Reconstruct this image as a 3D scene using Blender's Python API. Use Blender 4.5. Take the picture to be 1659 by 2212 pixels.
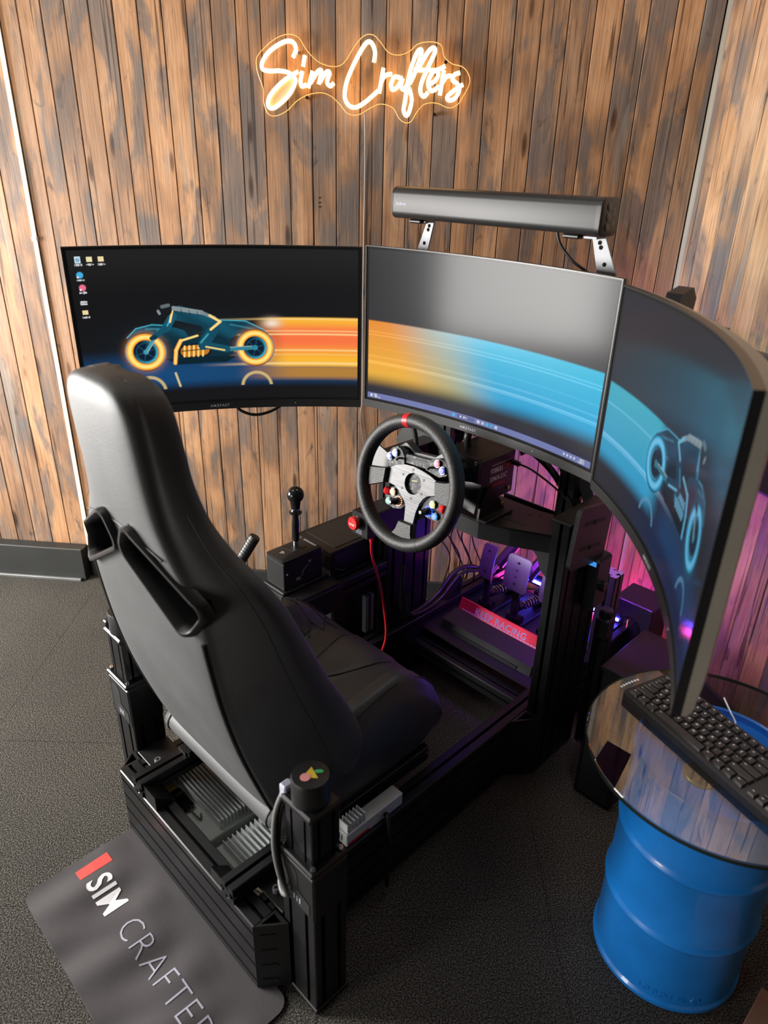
import bpy, bmesh, math, random
import numpy as np
from mathutils import Matrix, Vector

for o in list(bpy.data.objects):
    bpy.data.objects.remove(o, do_unlink=True)
SC = bpy.context.scene
COL = SC.collection
random.seed(7)

# ------------------------------------------------------------------ camera
def make_camera():
    th, ro = math.radians(25.87), math.radians(1.54)
    fw = Vector((0, math.cos(th), -math.sin(th)))
    up = Vector((0, math.sin(th), math.cos(th)))
    rt = Vector((1, 0, 0))
    r2 = math.cos(ro) * rt + math.sin(ro) * up
    u2 = -math.sin(ro) * rt + math.cos(ro) * up
    cd = bpy.data.cameras.new('camera')
    cd.sensor_fit = 'HORIZONTAL'
    cd.sensor_width = 36.0
    cd.lens = 1550.0 / 1659.0 * 36.0
    cd.clip_start = 0.02
    cd.dof.use_dof = True
    cd.dof.focus_distance = 1.95
    cd.dof.aperture_fstop = 5.0
    co = bpy.data.objects.new('camera', cd)
    m = Matrix(((r2.x, u2.x, -fw.x, 0), (r2.y, u2.y, -fw.y, 0), (r2.z, u2.z, -fw.z, 0), (0, 0, 0, 1)))
    m.translation = Vector((0, 0, 1.5))
    co.matrix_world = m
    COL.objects.link(co)
    SC.camera = co
make_camera()

# ------------------------------------------------------------------ light and exposure
SC.view_settings.view_transform = 'Standard'
SC.view_settings.look = 'None'
SC.view_settings.exposure = 0.0
SC.view_settings.gamma = 1.0
SC.view_settings.use_curve_mapping = False
WORLD = bpy.data.worlds.new('world')
SC.world = WORLD
WORLD.use_nodes = True
bgn = WORLD.node_tree.nodes['Background']
bgn.inputs[0].default_value = (1.0, 0.93, 0.85, 1)
bgn.inputs[1].default_value = 0.018

def area(name, loc, target, sx, sy, power, color):
    l = bpy.data.lights.new(name, 'AREA')
    l.shape = 'RECTANGLE'; l.size = sx; l.size_y = sy
    l.energy = power; l.color = color
    o = bpy.data.objects.new(name, l)
    o.location = loc
    d = Vector(target) - Vector(loc)
    o.rotation_euler = d.to_track_quat('-Z', 'Y').to_euler()
    COL.objects.link(o)
    return o
# daylight from the window side of the room (left, behind the camera) and the ceiling panels
area('window_daylight', (-2.9, 1.50, 1.02), (0.0, 1.35, 1.05), 1.2, 1.10, 222, (1.0, 0.97, 0.93))
area('window_daylight', (-2.7, -0.75, 0.62), (0.6, 1.0, 0.35), 0.6, 0.85, 46, (1.0, 0.97, 0.93))
area('ceiling_panel_light', (-1.3, 1.5, 2.64), (-1.3, 1.5, 0.0), 1.1, 0.4, 8, (1.0, 0.92, 0.82))
area('ceiling_panel_light', (0.55, 1.9, 2.64), (0.55, 1.9, 0.0), 0.5, 0.3, 6, (1.0, 0.93, 0.86))

sl = bpy.data.lights.new('added_wall_spot', 'SPOT'); sl.energy = 430; sl.color = (0.60, 0.84, 1.0); sl.spot_size = math.radians(34); sl.spot_blend = 0.9; sl.shadow_soft_size = 0.06  # added spot that brightens the right wall, no such lamp is seen
so = bpy.data.objects.new('added_wall_spot', sl); so.location = (-0.1, 0.7, 2.62)
so.rotation_euler = (Vector((1.10, 1.80, 1.50)) - so.location).to_track_quat('-Z', 'Y').to_euler(); COL.objects.link(so)

# ------------------------------------------------------------------ frames
RIG_O, RIG_A = Vector((-0.6075, 1.2525, 0)), math.radians(-44.75)      # x right of the driver, y forwards
WALL_O, WALL_A = Vector((0.912, 2.2905, 0)), math.radians(-4.55)        # x along the back wall, y into the wall
RW_O, RW_A = Vector((0.867, 2.294, 0)), math.radians(-73.5)             # x along the right wall, y into the wall
FR = {'world': (Vector((0, 0, 0)), 0.0), 'rig': (RIG_O, RIG_A), 'wall': (WALL_O, WALL_A), 'rwall': (RW_O, RW_A)}
def to_world(fr, p):
    o, a = FR[fr]
    x, y, z = p
    return Vector((o.x + x * math.cos(a) - y * math.sin(a), o.y + x * math.sin(a) + y * math.cos(a), o.z + z))

# ------------------------------------------------------------------ materials
def nt(name):
    m = bpy.data.materials.new(name); m.use_nodes = True
    t = m.node_tree
    return m, t, t.nodes['Principled BSDF']
def node(t, typ, **kw):
    n = t.nodes.new(typ)
    for k, v in kw.items():
        if k == 'inp':
            for kk, vv in v.items(): n.inputs[kk].default_value = vv
        else: setattr(n, k, v)
    return n
def ramp(t, stops, src=None):
    r = t.nodes.new('ShaderNodeValToRGB')
    e = r.color_ramp.elements
    e[0].position, e[0].color = stops[0][0], (*stops[0][1], 1)
    e[1].position, e[1].color = stops[-1][0], (*stops[-1][1], 1)
    for p, c in stops[1:-1]:
        x = e.new(p); x.color = (*c, 1)
    if src: t.links.new(src, r.inputs[0])
    return r
def mat(name, col, rough=0.5, metal=0.0, spec=0.5, bump=None, coat=0.0, vary=0.0, emit=None, es=0.0, stretch=None):
    """plain principled surface with fine procedural relief (bump = (scale, strength)) and tone variation"""
    m, t, p = nt(name)
    p.inputs['Base Color'].default_value = (*col, 1)
    p.inputs['Roughness'].default_value = rough
    p.inputs['Metallic'].default_value = metal
    p.inputs['Specular IOR Level'].default_value = spec
    p.inputs['Coat Weight'].default_value = coat
    tc = node(t, 'ShaderNodeTexCoord')
    src = tc.outputs['Object']
    if stretch:
        mp = node(t, 'ShaderNodeMapping'); mp.inputs['Scale'].default_value = stretch
        t.links.new(src, mp.inputs[0]); src = mp.outputs[0]
    if vary:
        n = node(t, 'ShaderNodeTexNoise', inp={'Scale': 9.0, 'Detail': 4.0})
        t.links.new(src, n.inputs['Vector'])
        r = ramp(t, [(0.3, tuple(c * (1 - vary) for c in col)), (0.7, tuple(min(1, c * (1 + vary)) for c in col))], n.outputs[0])
        t.links.new(r.outputs[0], p.inputs['Base Color'])
    if bump:
        n2 = node(t, 'ShaderNodeTexNoise', inp={'Scale': bump[0], 'Detail': 3.0})
        t.links.new(src, n2.inputs['Vector'])
        b = node(t, 'ShaderNodeBump', inp={'Strength': bump[1], 'Distance': 0.002})
        t.links.new(n2.outputs[0], b.inputs['Height'])
        t.links.new(b.outputs[0], p.inputs['Normal'])
    if emit:
        p.inputs['Emission Color'].default_value = (*emit, 1)
        p.inputs['Emission Strength'].default_value = es
    return m
def glow(name, col, strength):
    return mat(name, (0.02, 0.02, 0.02), 0.4, emit=col, es=strength)

def wood_material(name, rnd=0.0):
    m, t, p = nt(name)
    L = t.links.new
    tc = node(t, 'ShaderNodeTexCoord'); oi = node(t, 'ShaderNodeObjectInfo')
    mul = node(t, 'ShaderNodeMath', operation='MULTIPLY', inp={1: 137.0}); L(oi.outputs['Random'], mul.inputs[0])
    cmb = node(t, 'ShaderNodeCombineXYZ'); L(mul.outputs[0], cmb.inputs[0]); L(mul.outputs[0], cmb.inputs[1]); L(mul.outputs[0], cmb.inputs[2])
    def coords(sx, sz):
        mp = node(t, 'ShaderNodeMapping'); mp.inputs['Scale'].default_value = (sx, 1.0, sz)
        L(tc.outputs['Object'], mp.inputs[0])
        ad = node(t, 'ShaderNodeVectorMath', operation='ADD'); L(mp.outputs[0], ad.inputs[0]); L(cmb.outputs[0], ad.inputs[1])
        return ad.outputs[0]
    def noise(vec, scale, detail=5.0, rough=0.6, dist=0.0):
        n = node(t, 'ShaderNodeTexNoise', inp={'Scale': scale, 'Detail': detail, 'Roughness': rough, 'Distortion': dist})
        L(vec, n.inputs['Vector']); return n.outputs[0]
    def mix(f, a, b, typ='MIX'):
        n = node(t, 'ShaderNodeMixRGB', blend_type=typ)
        for i, s in ((0, f), (1, a), (2, b)):
            if isinstance(s, (int, float)): n.inputs[i].default_value = s
            elif isinstance(s, tuple): n.inputs[i].default_value = (*s, 1)
            else: L(s, n.inputs[i])
        return n.outputs[0]
    # broad tone along each plank: tan, orange brown, grey brown
    tone = noise(coords(9, 2.6), 1.0, 3.0, 0.55, 0.6)
    base = ramp(t, [(0.28, (0.14, 0.105, 0.085)), (0.40, (0.21, 0.125, 0.075)), (0.50, (0.33, 0.18, 0.092)), (0.62, (0.40, 0.235, 0.13)), (0.75, (0.27, 0.16, 0.09))], tone).outputs[0]
    # each plank its own overall tone
    pl = ramp(t, [(0.0, (0.80, 0.80, 0.84)), (0.5, (1.0, 0.96, 0.92)), (1.0, (1.2, 1.12, 1.02))], oi.outputs['Random']).outputs[0]
    c = mix(1.0, base, pl, 'MULTIPLY')
    # blue grey weathering patches
    gp = ramp(t, [(0.50, (0, 0, 0)), (0.60, (1, 1, 1))], noise(coords(11, 3.4), 0.9, 4.0, 0.6, 0.5)).outputs[0]
    c = mix(mix(1.0, gp, (0.78, 0.78, 0.78), 'MULTIPLY'), c, (0.115, 0.098, 0.090))
    pg = ramp(t, [(0.62, (0, 0, 0)), (0.70, (1, 1, 1))], noise(coords(14, 1.8), 1.3, 3.0, 0.5, 0.3)).outputs[0]
    c = mix(mix(1.0, pg, (0.6, 0.6, 0.6), 'MULTIPLY'), c, (0.23, 0.205, 0.175))
    # dark smoky stains
    ds = ramp(t, [(0.60, (0, 0, 0)), (0.72, (1, 1, 1))], noise(coords(16, 6.5), 1.15, 5.0, 0.65, 0.8)).outputs[0]
    c = mix(mix(1.0, ds, (0.75, 0.75, 0.75), 'MULTIPLY'), c, (0.035, 0.028, 0.025))
    # grain
    g = noise(coords(170, 3.2), 1.0, 6.0, 0.7, 0.9)
    gr = ramp(t, [(0.28, (0.48, 0.45, 0.43)), (0.48, (0.93, 0.93, 0.93)), (0.72, (1.28, 1.26, 1.22))], g).outputs[0]
    c = mix(0.9, c, gr, 'MULTIPLY')
    g2 = noise(coords(620, 5.0), 1.0, 4.0, 0.65, 1.5)
    gr2 = ramp(t, [(0.34, (0.42, 0.39, 0.37)), (0.46, (0.95, 0.95, 0.95)), (0.75, (1.2, 1.2, 1.2))], g2).outputs[0]
    c = mix(0.75, c, gr2, 'MULTIPLY')
    # long cracks
    cr = ramp(t, [(0.63, (1, 1, 1)), (0.67, (0.16, 0.12, 0.10))], noise(coords(60, 1.3), 1.0, 2.0, 0.5, 1.6)).outputs[0]
    c = mix(0.8, c, cr, 'MULTIPLY')
    # knots
    vo = node(t, 'ShaderNodeTexVoronoi', inp={'Scale': 1.0, 'Randomness': 1.0}); L(coords(15, 3.4), vo.inputs['Vector'])
    kn = ramp(t, [(0.05, (0.10, 0.07, 0.055)), (0.11, (0.42, 0.34, 0.3)), (0.13, (0.8, 0.76, 0.7)), (0.17, (1, 1, 1))], vo.outputs['Distance']).outputs[0]
    c = mix(0.9, c, kn, 'MULTIPLY')
    L(c, p.inputs['Base Color'])
    p.inputs['Roughness'].default_value = 0.52
    p.inputs['Specular IOR Level'].default_value = 0.35
    b = node(t, 'ShaderNodeBump', inp={'Strength': 0.22, 'Distance': 0.002}); L(g, b.inputs['Height']); L(b.outputs[0], p.inputs['Normal'])
    return m

def carpet_material():
    m, t, p = nt('carpet_loop_pile')
    L = t.links.new
    tc = node(t, 'ShaderNodeNewGeometry')
    n = node(t, 'ShaderNodeTexNoise', inp={'Scale': 330.0, 'Detail': 2.0, 'Roughness': 0.6}); L(tc.outputs['Position'], n.inputs['Vector'])
    n2 = node(t, 'ShaderNodeTexNoise', inp={'Scale': 2.4, 'Detail': 4.0}); L(tc.outputs['Position'], n2.inputs['Vector'])
    r = ramp(t, [(0.36, (0.010, 0.0095, 0.009)), (0.5, (0.058, 0.055, 0.049)), (0.66, (0.21, 0.20, 0.178))], n.outputs[0])
    r2 = ramp(t, [(0.3, (0.82, 0.82, 0.82)), (0.7, (1.15, 1.12, 1.08))], n2.outputs[0])
    mx = node(t, 'ShaderNodeMixRGB', blend_type='MULTIPLY', inp={0: 1.0}); L(r.outputs[0], mx.inputs[1]); L(r2.outputs[0], mx.inputs[2])
    L(mx.outputs[0], p.inputs['Base Color'])
    p.inputs['Roughness'].default_value = 0.95; p.inputs['Specular IOR Level'].default_value = 0.1
    b = node(t, 'ShaderNodeBump', inp={'Strength': 0.9, 'Distance': 0.004}); L(n.outputs[0], b.inputs['Height']); L(b.outputs[0], p.inputs['Normal'])
    return m

def screen_material():
    m, t, p = nt('screen_panel')
    a = node(t, 'ShaderNodeVertexColor', layer_name='picture')
    t.links.new(a.outputs[0], p.inputs['Emission Color'])
    p.inputs['Emission Strength'].default_value = 1.0
    p.inputs['Base Color'].default_value = (0.012, 0.012, 0.013, 1)
    p.inputs['Roughness'].default_value = 0.42
    p.inputs['Specular IOR Level'].default_value = 0.05
    p.inputs['Coat Weight'].default_value = 1.0
    p.inputs['Coat IOR'].default_value = 1.165
    p.inputs['Coat Roughness'].default_value = 0.15
    return m

def brushed_material(name, col, rough):
    m, t, p = nt(name)
    L = t.links.new
    tc = node(t, 'ShaderNodeTexCoord'); mp = node(t, 'ShaderNodeMapping'); mp.inputs['Scale'].default_value = (14, 900, 900)
    L(tc.outputs['Object'], mp.inputs[0])
    n = node(t, 'ShaderNodeTexNoise', inp={'Scale': 1.0, 'Detail': 4.0}); L(mp.outputs[0], n.inputs['Vector'])
    r = ramp(t, [(0.3, tuple(c * 0.45 for c in col)), (0.7, tuple(c * 1.5 for c in col))], n.outputs[0]); L(r.outputs[0], p.inputs['Base Color'])
    p.inputs['Metallic'].default_value = 0.5; p.inputs['Roughness'].default_value = rough
    return m

def forged_carbon_material():
    m, t, p = nt('forged_carbon')
    L = t.links.new
    tc = node(t, 'ShaderNodeTexCoord')
    v = node(t, 'ShaderNodeTexVoronoi', inp={'Scale': 150.0}); L(tc.outputs['Object'], v.inputs['Vector'])
    r = ramp(t, [(0.0, (0.015, 0.015, 0.017)), (0.45, (0.05, 0.05, 0.055)), (0.8, (0.13, 0.13, 0.135)), (1.0, (0.30, 0.305, 0.31))], v.outputs['Color']); L(r.outputs[0], p.inputs['Base Color'])
    p.inputs['Roughness'].default_value = 0.5; p.inputs['Specular IOR Level'].default_value = 0.2
    return m

def glass_material():
    m = bpy.data.materials.new('table_glass'); m.use_nodes = True
    t = m.node_tree; t.nodes.clear()
    L = t.links.new
    out = node(t, 'ShaderNodeOutputMaterial')
    gl = node(t, 'ShaderNodeBsdfGlossy', inp={'Color': (1, 1, 1, 1), 'Roughness': 0.0})
    tr = node(t, 'ShaderNodeBsdfTransparent', inp={'Color': (0.80, 0.82, 0.82, 1)})
    fr = node(t, 'ShaderNodeFresnel', inp={'IOR': 2.5})
    mx = node(t, 'ShaderNodeMixShader')
    geo = node(t, 'ShaderNodeNewGeometry'); inv = node(t, 'ShaderNodeMath', operation='SUBTRACT', inp={0: 1.0}); L(geo.outputs['Backfacing'], inv.inputs[1])
    mu = node(t, 'ShaderNodeMath', operation='MULTIPLY'); L(fr.outputs[0], mu.inputs[0]); L(inv.outputs[0], mu.inputs[1])
    L(mu.outputs[0], mx.inputs[0]); L(tr.outputs[0], mx.inputs[1]); L(gl.outputs[0], mx.inputs[2]); L(mx.outputs[0], out.inputs[0])
    return m

def acrylic_material():
    m = bpy.data.materials.new('clear_acrylic'); m.use_nodes = True
    t = m.node_tree; t.nodes.clear()
    L = t.links.new
    out = node(t, 'ShaderNodeOutputMaterial')
    gl = node(t, 'ShaderNodeBsdfGlossy', inp={'Color': (1, 1, 1, 1), 'Roughness': 0.02})
    tr = node(t, 'ShaderNodeBsdfTransparent', inp={'Color': (0.97, 0.96, 0.94, 1)})
    fr = node(t, 'ShaderNodeFresnel', inp={'IOR': 1.3})
    mx = node(t, 'ShaderNodeMixShader')
    geo = node(t, 'ShaderNodeNewGeometry'); inv = node(t, 'ShaderNodeMath', operation='SUBTRACT', inp={0: 1.0}); L(geo.outputs['Backfacing'], inv.inputs[1])
    mu = node(t, 'ShaderNodeMath', operation='MULTIPLY'); L(fr.outputs[0], mu.inputs[0]); L(inv.outputs[0], mu.inputs[1])
    L(mu.outputs[0], mx.inputs[0]); L(tr.outputs[0], mx.inputs[1]); L(gl.outputs[0], mx.inputs[2]); L(mx.outputs[0], out.inputs[0])
    return m

def grille_material():
    m, t, p = nt('speaker_mesh')
    L = t.links.new
    tc = node(t, 'ShaderNodeTexCoord')
    v = node(t, 'ShaderNodeTexVoronoi', inp={'Scale': 1300.0}); L(tc.outputs['Object'], v.inputs['Vector'])
    r = ramp(t, [(0.2, (0.004, 0.004, 0.004)), (0.5, (0.022, 0.022, 0.022))], v.outputs['Distance']); L(r.outputs[0], p.inputs['Base Color'])
    p.inputs['Specular IOR Level'].default_value = 0.35; p.inputs['Roughness'].default_value = 0.40
    return m

M = {
 'wood': wood_material('weathered_wood_planks'),
 'carpet': carpet_material(),
 'seam': mat('carpet_backing', (0.012, 0.012, 0.011), 0.95, spec=0.1, bump=(200, 0.4)),
 'backer': mat('dark_backer', (0.014, 0.010, 0.008), 0.9, spec=0.1, vary=0.2),
 'plaster': mat('black_ceiling_paint', (0.09, 0.09, 0.09), 0.9, spec=0.2, bump=(60, 0.1)),
 'plinth': mat('black_vinyl_plinth', (0.016, 0.017, 0.016), 0.55, bump=(120, 0.1), vary=0.15),
 'grey_trim': mat('grey_metal_trim', (0.16, 0.16, 0.155), 0.45, 0.4, vary=0.15),
 'alu': mat('black_anodised_aluminium', (0.017, 0.017, 0.018), 0.33, 0.4, bump=(400, 0.05), vary=0.15),
 'alu_end': mat('bare_cut_aluminium', (0.55, 0.56, 0.60), 0.3, 0.9, bump=(300, 0.1)),
 'alu_grey': mat('grey_aluminium', (0.30, 0.31, 0.32), 0.4, 0.8, vary=0.1),
 'pedal_alu': mat('satin_pedal_aluminium', (0.14, 0.145, 0.15), 0.36, 0.6, bump=(500, 0.06), vary=0.12),
 'steel_black': mat('powder_coated_steel', (0.012, 0.012, 0.0125), 0.42, 0.2, bump=(500, 0.12), vary=0.2),
 'plastic': mat('black_plastic', (0.009, 0.009, 0.0095), 0.42, bump=(600, 0.06), vary=0.1),
 'plastic_gloss': mat('glossy_black_plastic', (0.008, 0.008, 0.009), 0.14, vary=0.1),
 'back_shell': mat('pale_monitor_back', (0.40, 0.36, 0.30), 0.5, bump=(300, 0.05), vary=0.05),
 'bezel': mat('monitor_plastic', (0.022, 0.022, 0.022), 0.36, bump=(700, 0.06), vary=0.1),
 'leather': mat('black_leather_lit', (0.075, 0.0765, 0.078), 0.54, spec=0.42, bump=(260, 0.14), vary=0.12),  # backrest leather, made lighter to carry the light falling on it
 'leather_shaded': mat('black_leather_shaded', (0.034, 0.034, 0.034), 0.50, bump=(300, 0.16), vary=0.12),  # same black leather kept darker for the shaded cushion
 'stitch': mat('black_seam_piping', (0.006, 0.006, 0.006), 0.6, vary=0.2),
 'rim': mat('wheel_rim_leather', (0.022, 0.022, 0.022), 0.48, bump=(420, 0.5), vary=0.15),
 'red': mat('red_paint', (0.55, 0.012, 0.02), 0.42, vary=0.1),
 'red_plastic': mat('red_plastic', (0.62, 0.02, 0.02), 0.28, vary=0.1),
 'red_cable': mat('red_cable_sheath', (0.45, 0.01, 0.015), 0.4, vary=0.15),
 'red_ano': mat('red_anodised_aluminium', (0.62, 0.02, 0.05), 0.34, 0.5, vary=0.2),
 'brushed': brushed_material('brushed_dark_aluminium', (0.085, 0.085, 0.088), 0.46),
 'carbon': forged_carbon_material(),
 'heatsink': mat('raw_aluminium_heatsink', (0.80, 0.84, 0.84), 0.42, 0.2, vary=0.12, bump=(200, 0.05)),
 'psu': mat('galvanised_psu_case', (0.62, 0.66, 0.65), 0.45, 0.2, vary=0.1),
 'chrome': mat('chrome', (0.7, 0.7, 0.72), 0.14, 1.0, vary=0.05),
 'white': mat('white_print', (0.78, 0.78, 0.80), 0.5, vary=0.06),
 'white_soft': mat('grey_white_print', (0.38, 0.38, 0.46), 0.55, vary=0.06),
 'mat_rubber': mat('grey_rubber_mat', (0.062, 0.057, 0.060), 0.72, spec=0.3, bump=(500, 0.15), vary=0.12),
 'mat_red': mat('red_print', (0.72, 0.055, 0.045), 0.55, vary=0.08),
 'drum': mat('blue_drum_paint', (0.012, 0.245, 0.80), 0.32, spec=0.6, coat=0.3, bump=(18, 0.12), vary=0.12),
 'brass': mat('brass', (0.55, 0.42, 0.20), 0.32, 0.9, vary=0.15),
 'glass': glass_material(), 'acrylic': acrylic_material(), 'grille': grille_material(),
 'screen': screen_material(),
 'glass_edge': mat('dark_glass_edge', (0.012, 0.02, 0.018), 0.1, vary=0.1),
 'bracket': mat('grey_steel_bracket', (0.15, 0.155, 0.165), 0.45, 0.7, bump=(300, 0.06), vary=0.1),
 'key': mat('keycap_plastic', (0.022, 0.020, 0.019), 0.42, bump=(900, 0.06), vary=0.1),
 'cable': mat('black_cable_sheath', (0.010, 0.010, 0.010), 0.42, vary=0.2),
 'grey_cable': mat('grey_cable_sheath', (0.14, 0.14, 0.135), 0.45, vary=0.15),
 'white_cable': mat('white_cable_sheath', (0.55, 0.52, 0.55), 0.45, vary=0.1),
 'yellow': mat('yellow_plastic', (0.75, 0.52, 0.05), 0.4, vary=0.1),
 'pink_print': mat('pink_print', (0.8, 0.30, 0.30), 0.5, vary=0.05),
 'green_print': mat('green_print', (0.05, 0.45, 0.14), 0.5, vary=0.05),
 'label': mat('pale_label', (0.55, 0.60, 0.66), 0.45, vary=0.05),
 'cardboard': mat('brown_cardboard', (0.26, 0.15, 0.10), 0.8, bump=(60, 0.1), vary=0.15),
 'orange_board': mat('amber_insulation', (0.55, 0.33, 0.10), 0.5, vary=0.1),
 'tv_screen': mat('dark_tv_glass', (0.004, 0.004, 0.005), 0.12, vary=0.1),
 'pale_wood': mat('pale_weathered_corner_wood', (0.23, 0.195, 0.15), 0.6, bump=(40, 0.2), vary=0.35, stretch=(6, 6, 0.25)),
 'led_dim': glow('dim_violet_led_strip', (0.14, 0.06, 1.0), 11.0),
 'fill_cool': glow('added_cool_fill', (0.90, 0.88, 1.0), 230.0),
 'neon': glow('neon_tube', (1.0, 0.58, 0.22), 9.5),
 'peach': mat('peach_diffuser', (0.40, 0.27, 0.18), 0.5, emit=(1.0, 0.58, 0.30), es=0.05),
 'neon_edge': glow('painted_edge_glow', (1.0, 0.42, 0.10), 1.5),
 'led_warm': glow('warm_led_strip', (1.0, 0.66, 0.36), 6.5),
 'led_pink': glow('pink_led_strip', (1.0, 0.05, 0.50), 135.0),
 'led_violet': glow('violet_led_strip', (0.42, 0.04, 1.0), 600.0),
 'led_blue': glow('blue_led', (0.06, 0.05, 1.0), 60.0),
 'b_blue': glow('button_blue', (0.10, 0.14, 0.80), 0.9), 'b_white': glow('button_white', (0.55, 0.62, 1.0), 0.9),
 'b_pink': glow('button_pink', (0.95, 0.16, 0.28), 0.8), 'b_green': glow('button_green', (0.08, 0.62, 0.36), 0.8),
 'b_cream': glow('button_cream', (0.95, 0.62, 0.32), 0.85), 'b_yellow': glow('button_yellow', (0.80, 0.78, 0.25), 0.85),
 'b_cyan': glow('button_cyan', (0.05, 0.32, 0.85), 0.95), 'ring_orange': glow('ring_orange', (1.0, 0.5, 0.30), 1.1), 'ring_blue': glow('ring_blue', (0.02, 0.10, 1.0), 2.0),
 'logo_led': glow('backlit_mark', (0.8, 0.85, 1.0), 0.8),
}

# ------------------------------------------------------------------ mesh tools
class MB:
    def __init__(s): s.v = []; s.f = []
    def add(s, vs, fs):
        o = len(s.v); s.v += [tuple(x) for x in vs]; s.f += [tuple(i + o for i in f) for f in fs]; return s
    def box(s, x0, x1, y0, y1, z0, z1, bev=0.0):
        if bev <= 0:
            vs = [(x, y, z) for z in (z0, z1) for y in (y0, y1) for x in (x0, x1)]
            return s.add(vs, [(0, 2, 3, 1), (4, 5, 7, 6), (0, 1, 5, 4), (2, 6, 7, 3), (0, 4, 6, 2), (1, 3, 7, 5)])
        b = min(bev, (x1 - x0) * .49, (y1 - y0) * .49, (z1 - z0) * .49)
        rings = []
        for z, i in ((z0, b), (z0 + b, 0), (z1 - b, 0), (z1, b)):
            q = b if i == 0 else b
            X0, X1, Y0, Y1 = x0 + i, x1 - i, y0 + i, y1 - i
            c = b * 0.9 if i == 0 else b * 0.5
            rings.append([(X0 + c, Y0, z), (X1 - c, Y0, z), (X1, Y0 + c, z), (X1, Y1 - c, z), (X1 - c, Y1, z), (X0 + c, Y1, z), (X0, Y1 - c, z), (X0, Y0 + c, z)])
        return s.loft(rings, True, True)
    def loft(s, rings, cap0=True, cap1=True, closed=True):
        n = len(rings[0]); vs = [p for r in rings for p in r]; fs = []
        for k in range(len(rings) - 1):
            for i in range(n if closed else n - 1):
                j = (i + 1) % n
                fs.append((k * n + i, k * n + j, (k + 1) * n + j, (k + 1) * n + i))
        if cap0: fs.append(tuple(reversed(range(n))))
        if cap1: fs.append(tuple((len(rings) - 1) * n + i for i in range(n)))
        return s.add(vs, fs)
    def prism(s, poly, fn, t0, t1):
        """poly of (a,b) points, fn(a,b,t) -> xyz"""
        return s.loft([[fn(a, b, t0) for a, b in poly], [fn(a, b, t1) for a, b in poly]])
    def ringprism(s, outer, inner, fn, t0, t1):
        n = len(outer); vs = [fn(a, b, t) for t in (t0, t1) for p in (outer, inner) for a, b in p]; fs = []
        O0, I0, O1, I1 = 0, n, 2 * n, 3 * n
        for i in range(n):
            j = (i + 1) % n
            fs += [(O0 + i, O0 + j, O1 + j, O1 + i), (I0 + j, I0 + i, I1 + i, I1 + j), (O1 + i, O1 + j, I1 + j, I1 + i), (O0 + j, O0 + i, I0 + i, I0 + j)]
        return s.add(vs, fs)
    def cyl(s, p0, p1, r0, r1=None, n=20, cap=True):
        r1 = r0 if r1 is None else r1
        p0, p1 = Vector(p0), Vector(p1); d = (p1 - p0).normalized()
        q = d.to_track_quat('Z', 'Y'); ex, ey = q @ Vector((1, 0, 0)), q @ Vector((0, 1, 0))
        R = [[p + r * (math.cos(2 * math.pi * i / n) * ex + math.sin(2 * math.pi * i / n) * ey) for i in range(n)] for p, r in ((p0, r0), (p1, r1))]
        return s.loft(R, cap, cap)
    def lathe(s, prof, origin=(0, 0, 0), axis=(0, 0, 1), n=28):
        """prof = [(radius, height)...] along axis"""
        o = Vector(origin); q = Vector(axis).normalized().to_track_quat('Z', 'Y')
        R = [[o + q @ Vector((r * math.cos(2 * math.pi * i / n), r * math.sin(2 * math.pi * i / n), h)) for i in range(n)] for r, h in prof]
        return s.loft(R, True, True)
    def tube(s, pts, r, n=8, closed=False, smooth=4, cap=True):
        P = spline(pts, smooth, closed) if smooth > 1 else [Vector(p) for p in pts]
        m = len(P); rings = []; up = None
        for i, p in enumerate(P):
            a = P[(i - 1) % m] if closed or i > 0 else P[0]
            c = P[(i + 1) % m] if closed or i < m - 1 else P[-1]
            d = (c - a)
            d = d.normalized() if d.length > 1e-9 else Vector((0, 0, 1))
            if up is None:
                up = Vector((0, 0, 1)) if abs(d.z) < 0.9 else Vector((1, 0, 0))
            ex = up.cross(d)
            ex = ex.normalized() if ex.length > 1e-6 else d.orthogonal().normalized()
            ey = d.cross(ex); up = ey
            rr = r(i / max(1, m - 1)) if callable(r) else r
            rings.append([p + rr * (math.cos(2 * math.pi * k / n) * ex + math.sin(2 * math.pi * k / n) * ey) for k in range(n)])
        if closed:
            rings.append(rings[0]); return s.loft(rings, False, False)
        return s.loft(rings, cap, cap)
    def grid(s, rows, wrap=False, flip=False):
        ny, nx = len(rows), len(rows[0]); vs = [p for r in rows for p in r]; fs = []
        for j in range(ny - 1):
            for i in range(nx - 1):
                q = (j * nx + i, j * nx + i + 1, (j + 1) * nx + i + 1, (j + 1) * nx + i)
                fs.append(tuple(reversed(q)) if flip else q)
        return s.add(vs, fs)
    def move(s, f): s.v = [tuple(f(*p)) for p in s.v]; return s
    def mesh(s, name, m, smooth=30, base=(0, 0, 0)):
        me = bpy.data.meshes.new(name)
        bx, by, bz = base
        me.from_pydata([(x - bx, y - by, z - bz) for x, y, z in s.v], [], s.f)
        if len(s.f) < 70000:
            bm = bmesh.new(); bm.from_mesh(me); bmesh.ops.recalc_face_normals(bm, faces=bm.faces); bm.to_mesh(me); bm.free()
        me.materials.append(m if not isinstance(m, str) else M[m])
        me.polygons.foreach_set('use_smooth', [True] * len(me.polygons))
        me.update()
        if smooth is not None: me.set_sharp_from_angle(angle=math.radians(smooth))
        return me

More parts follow.
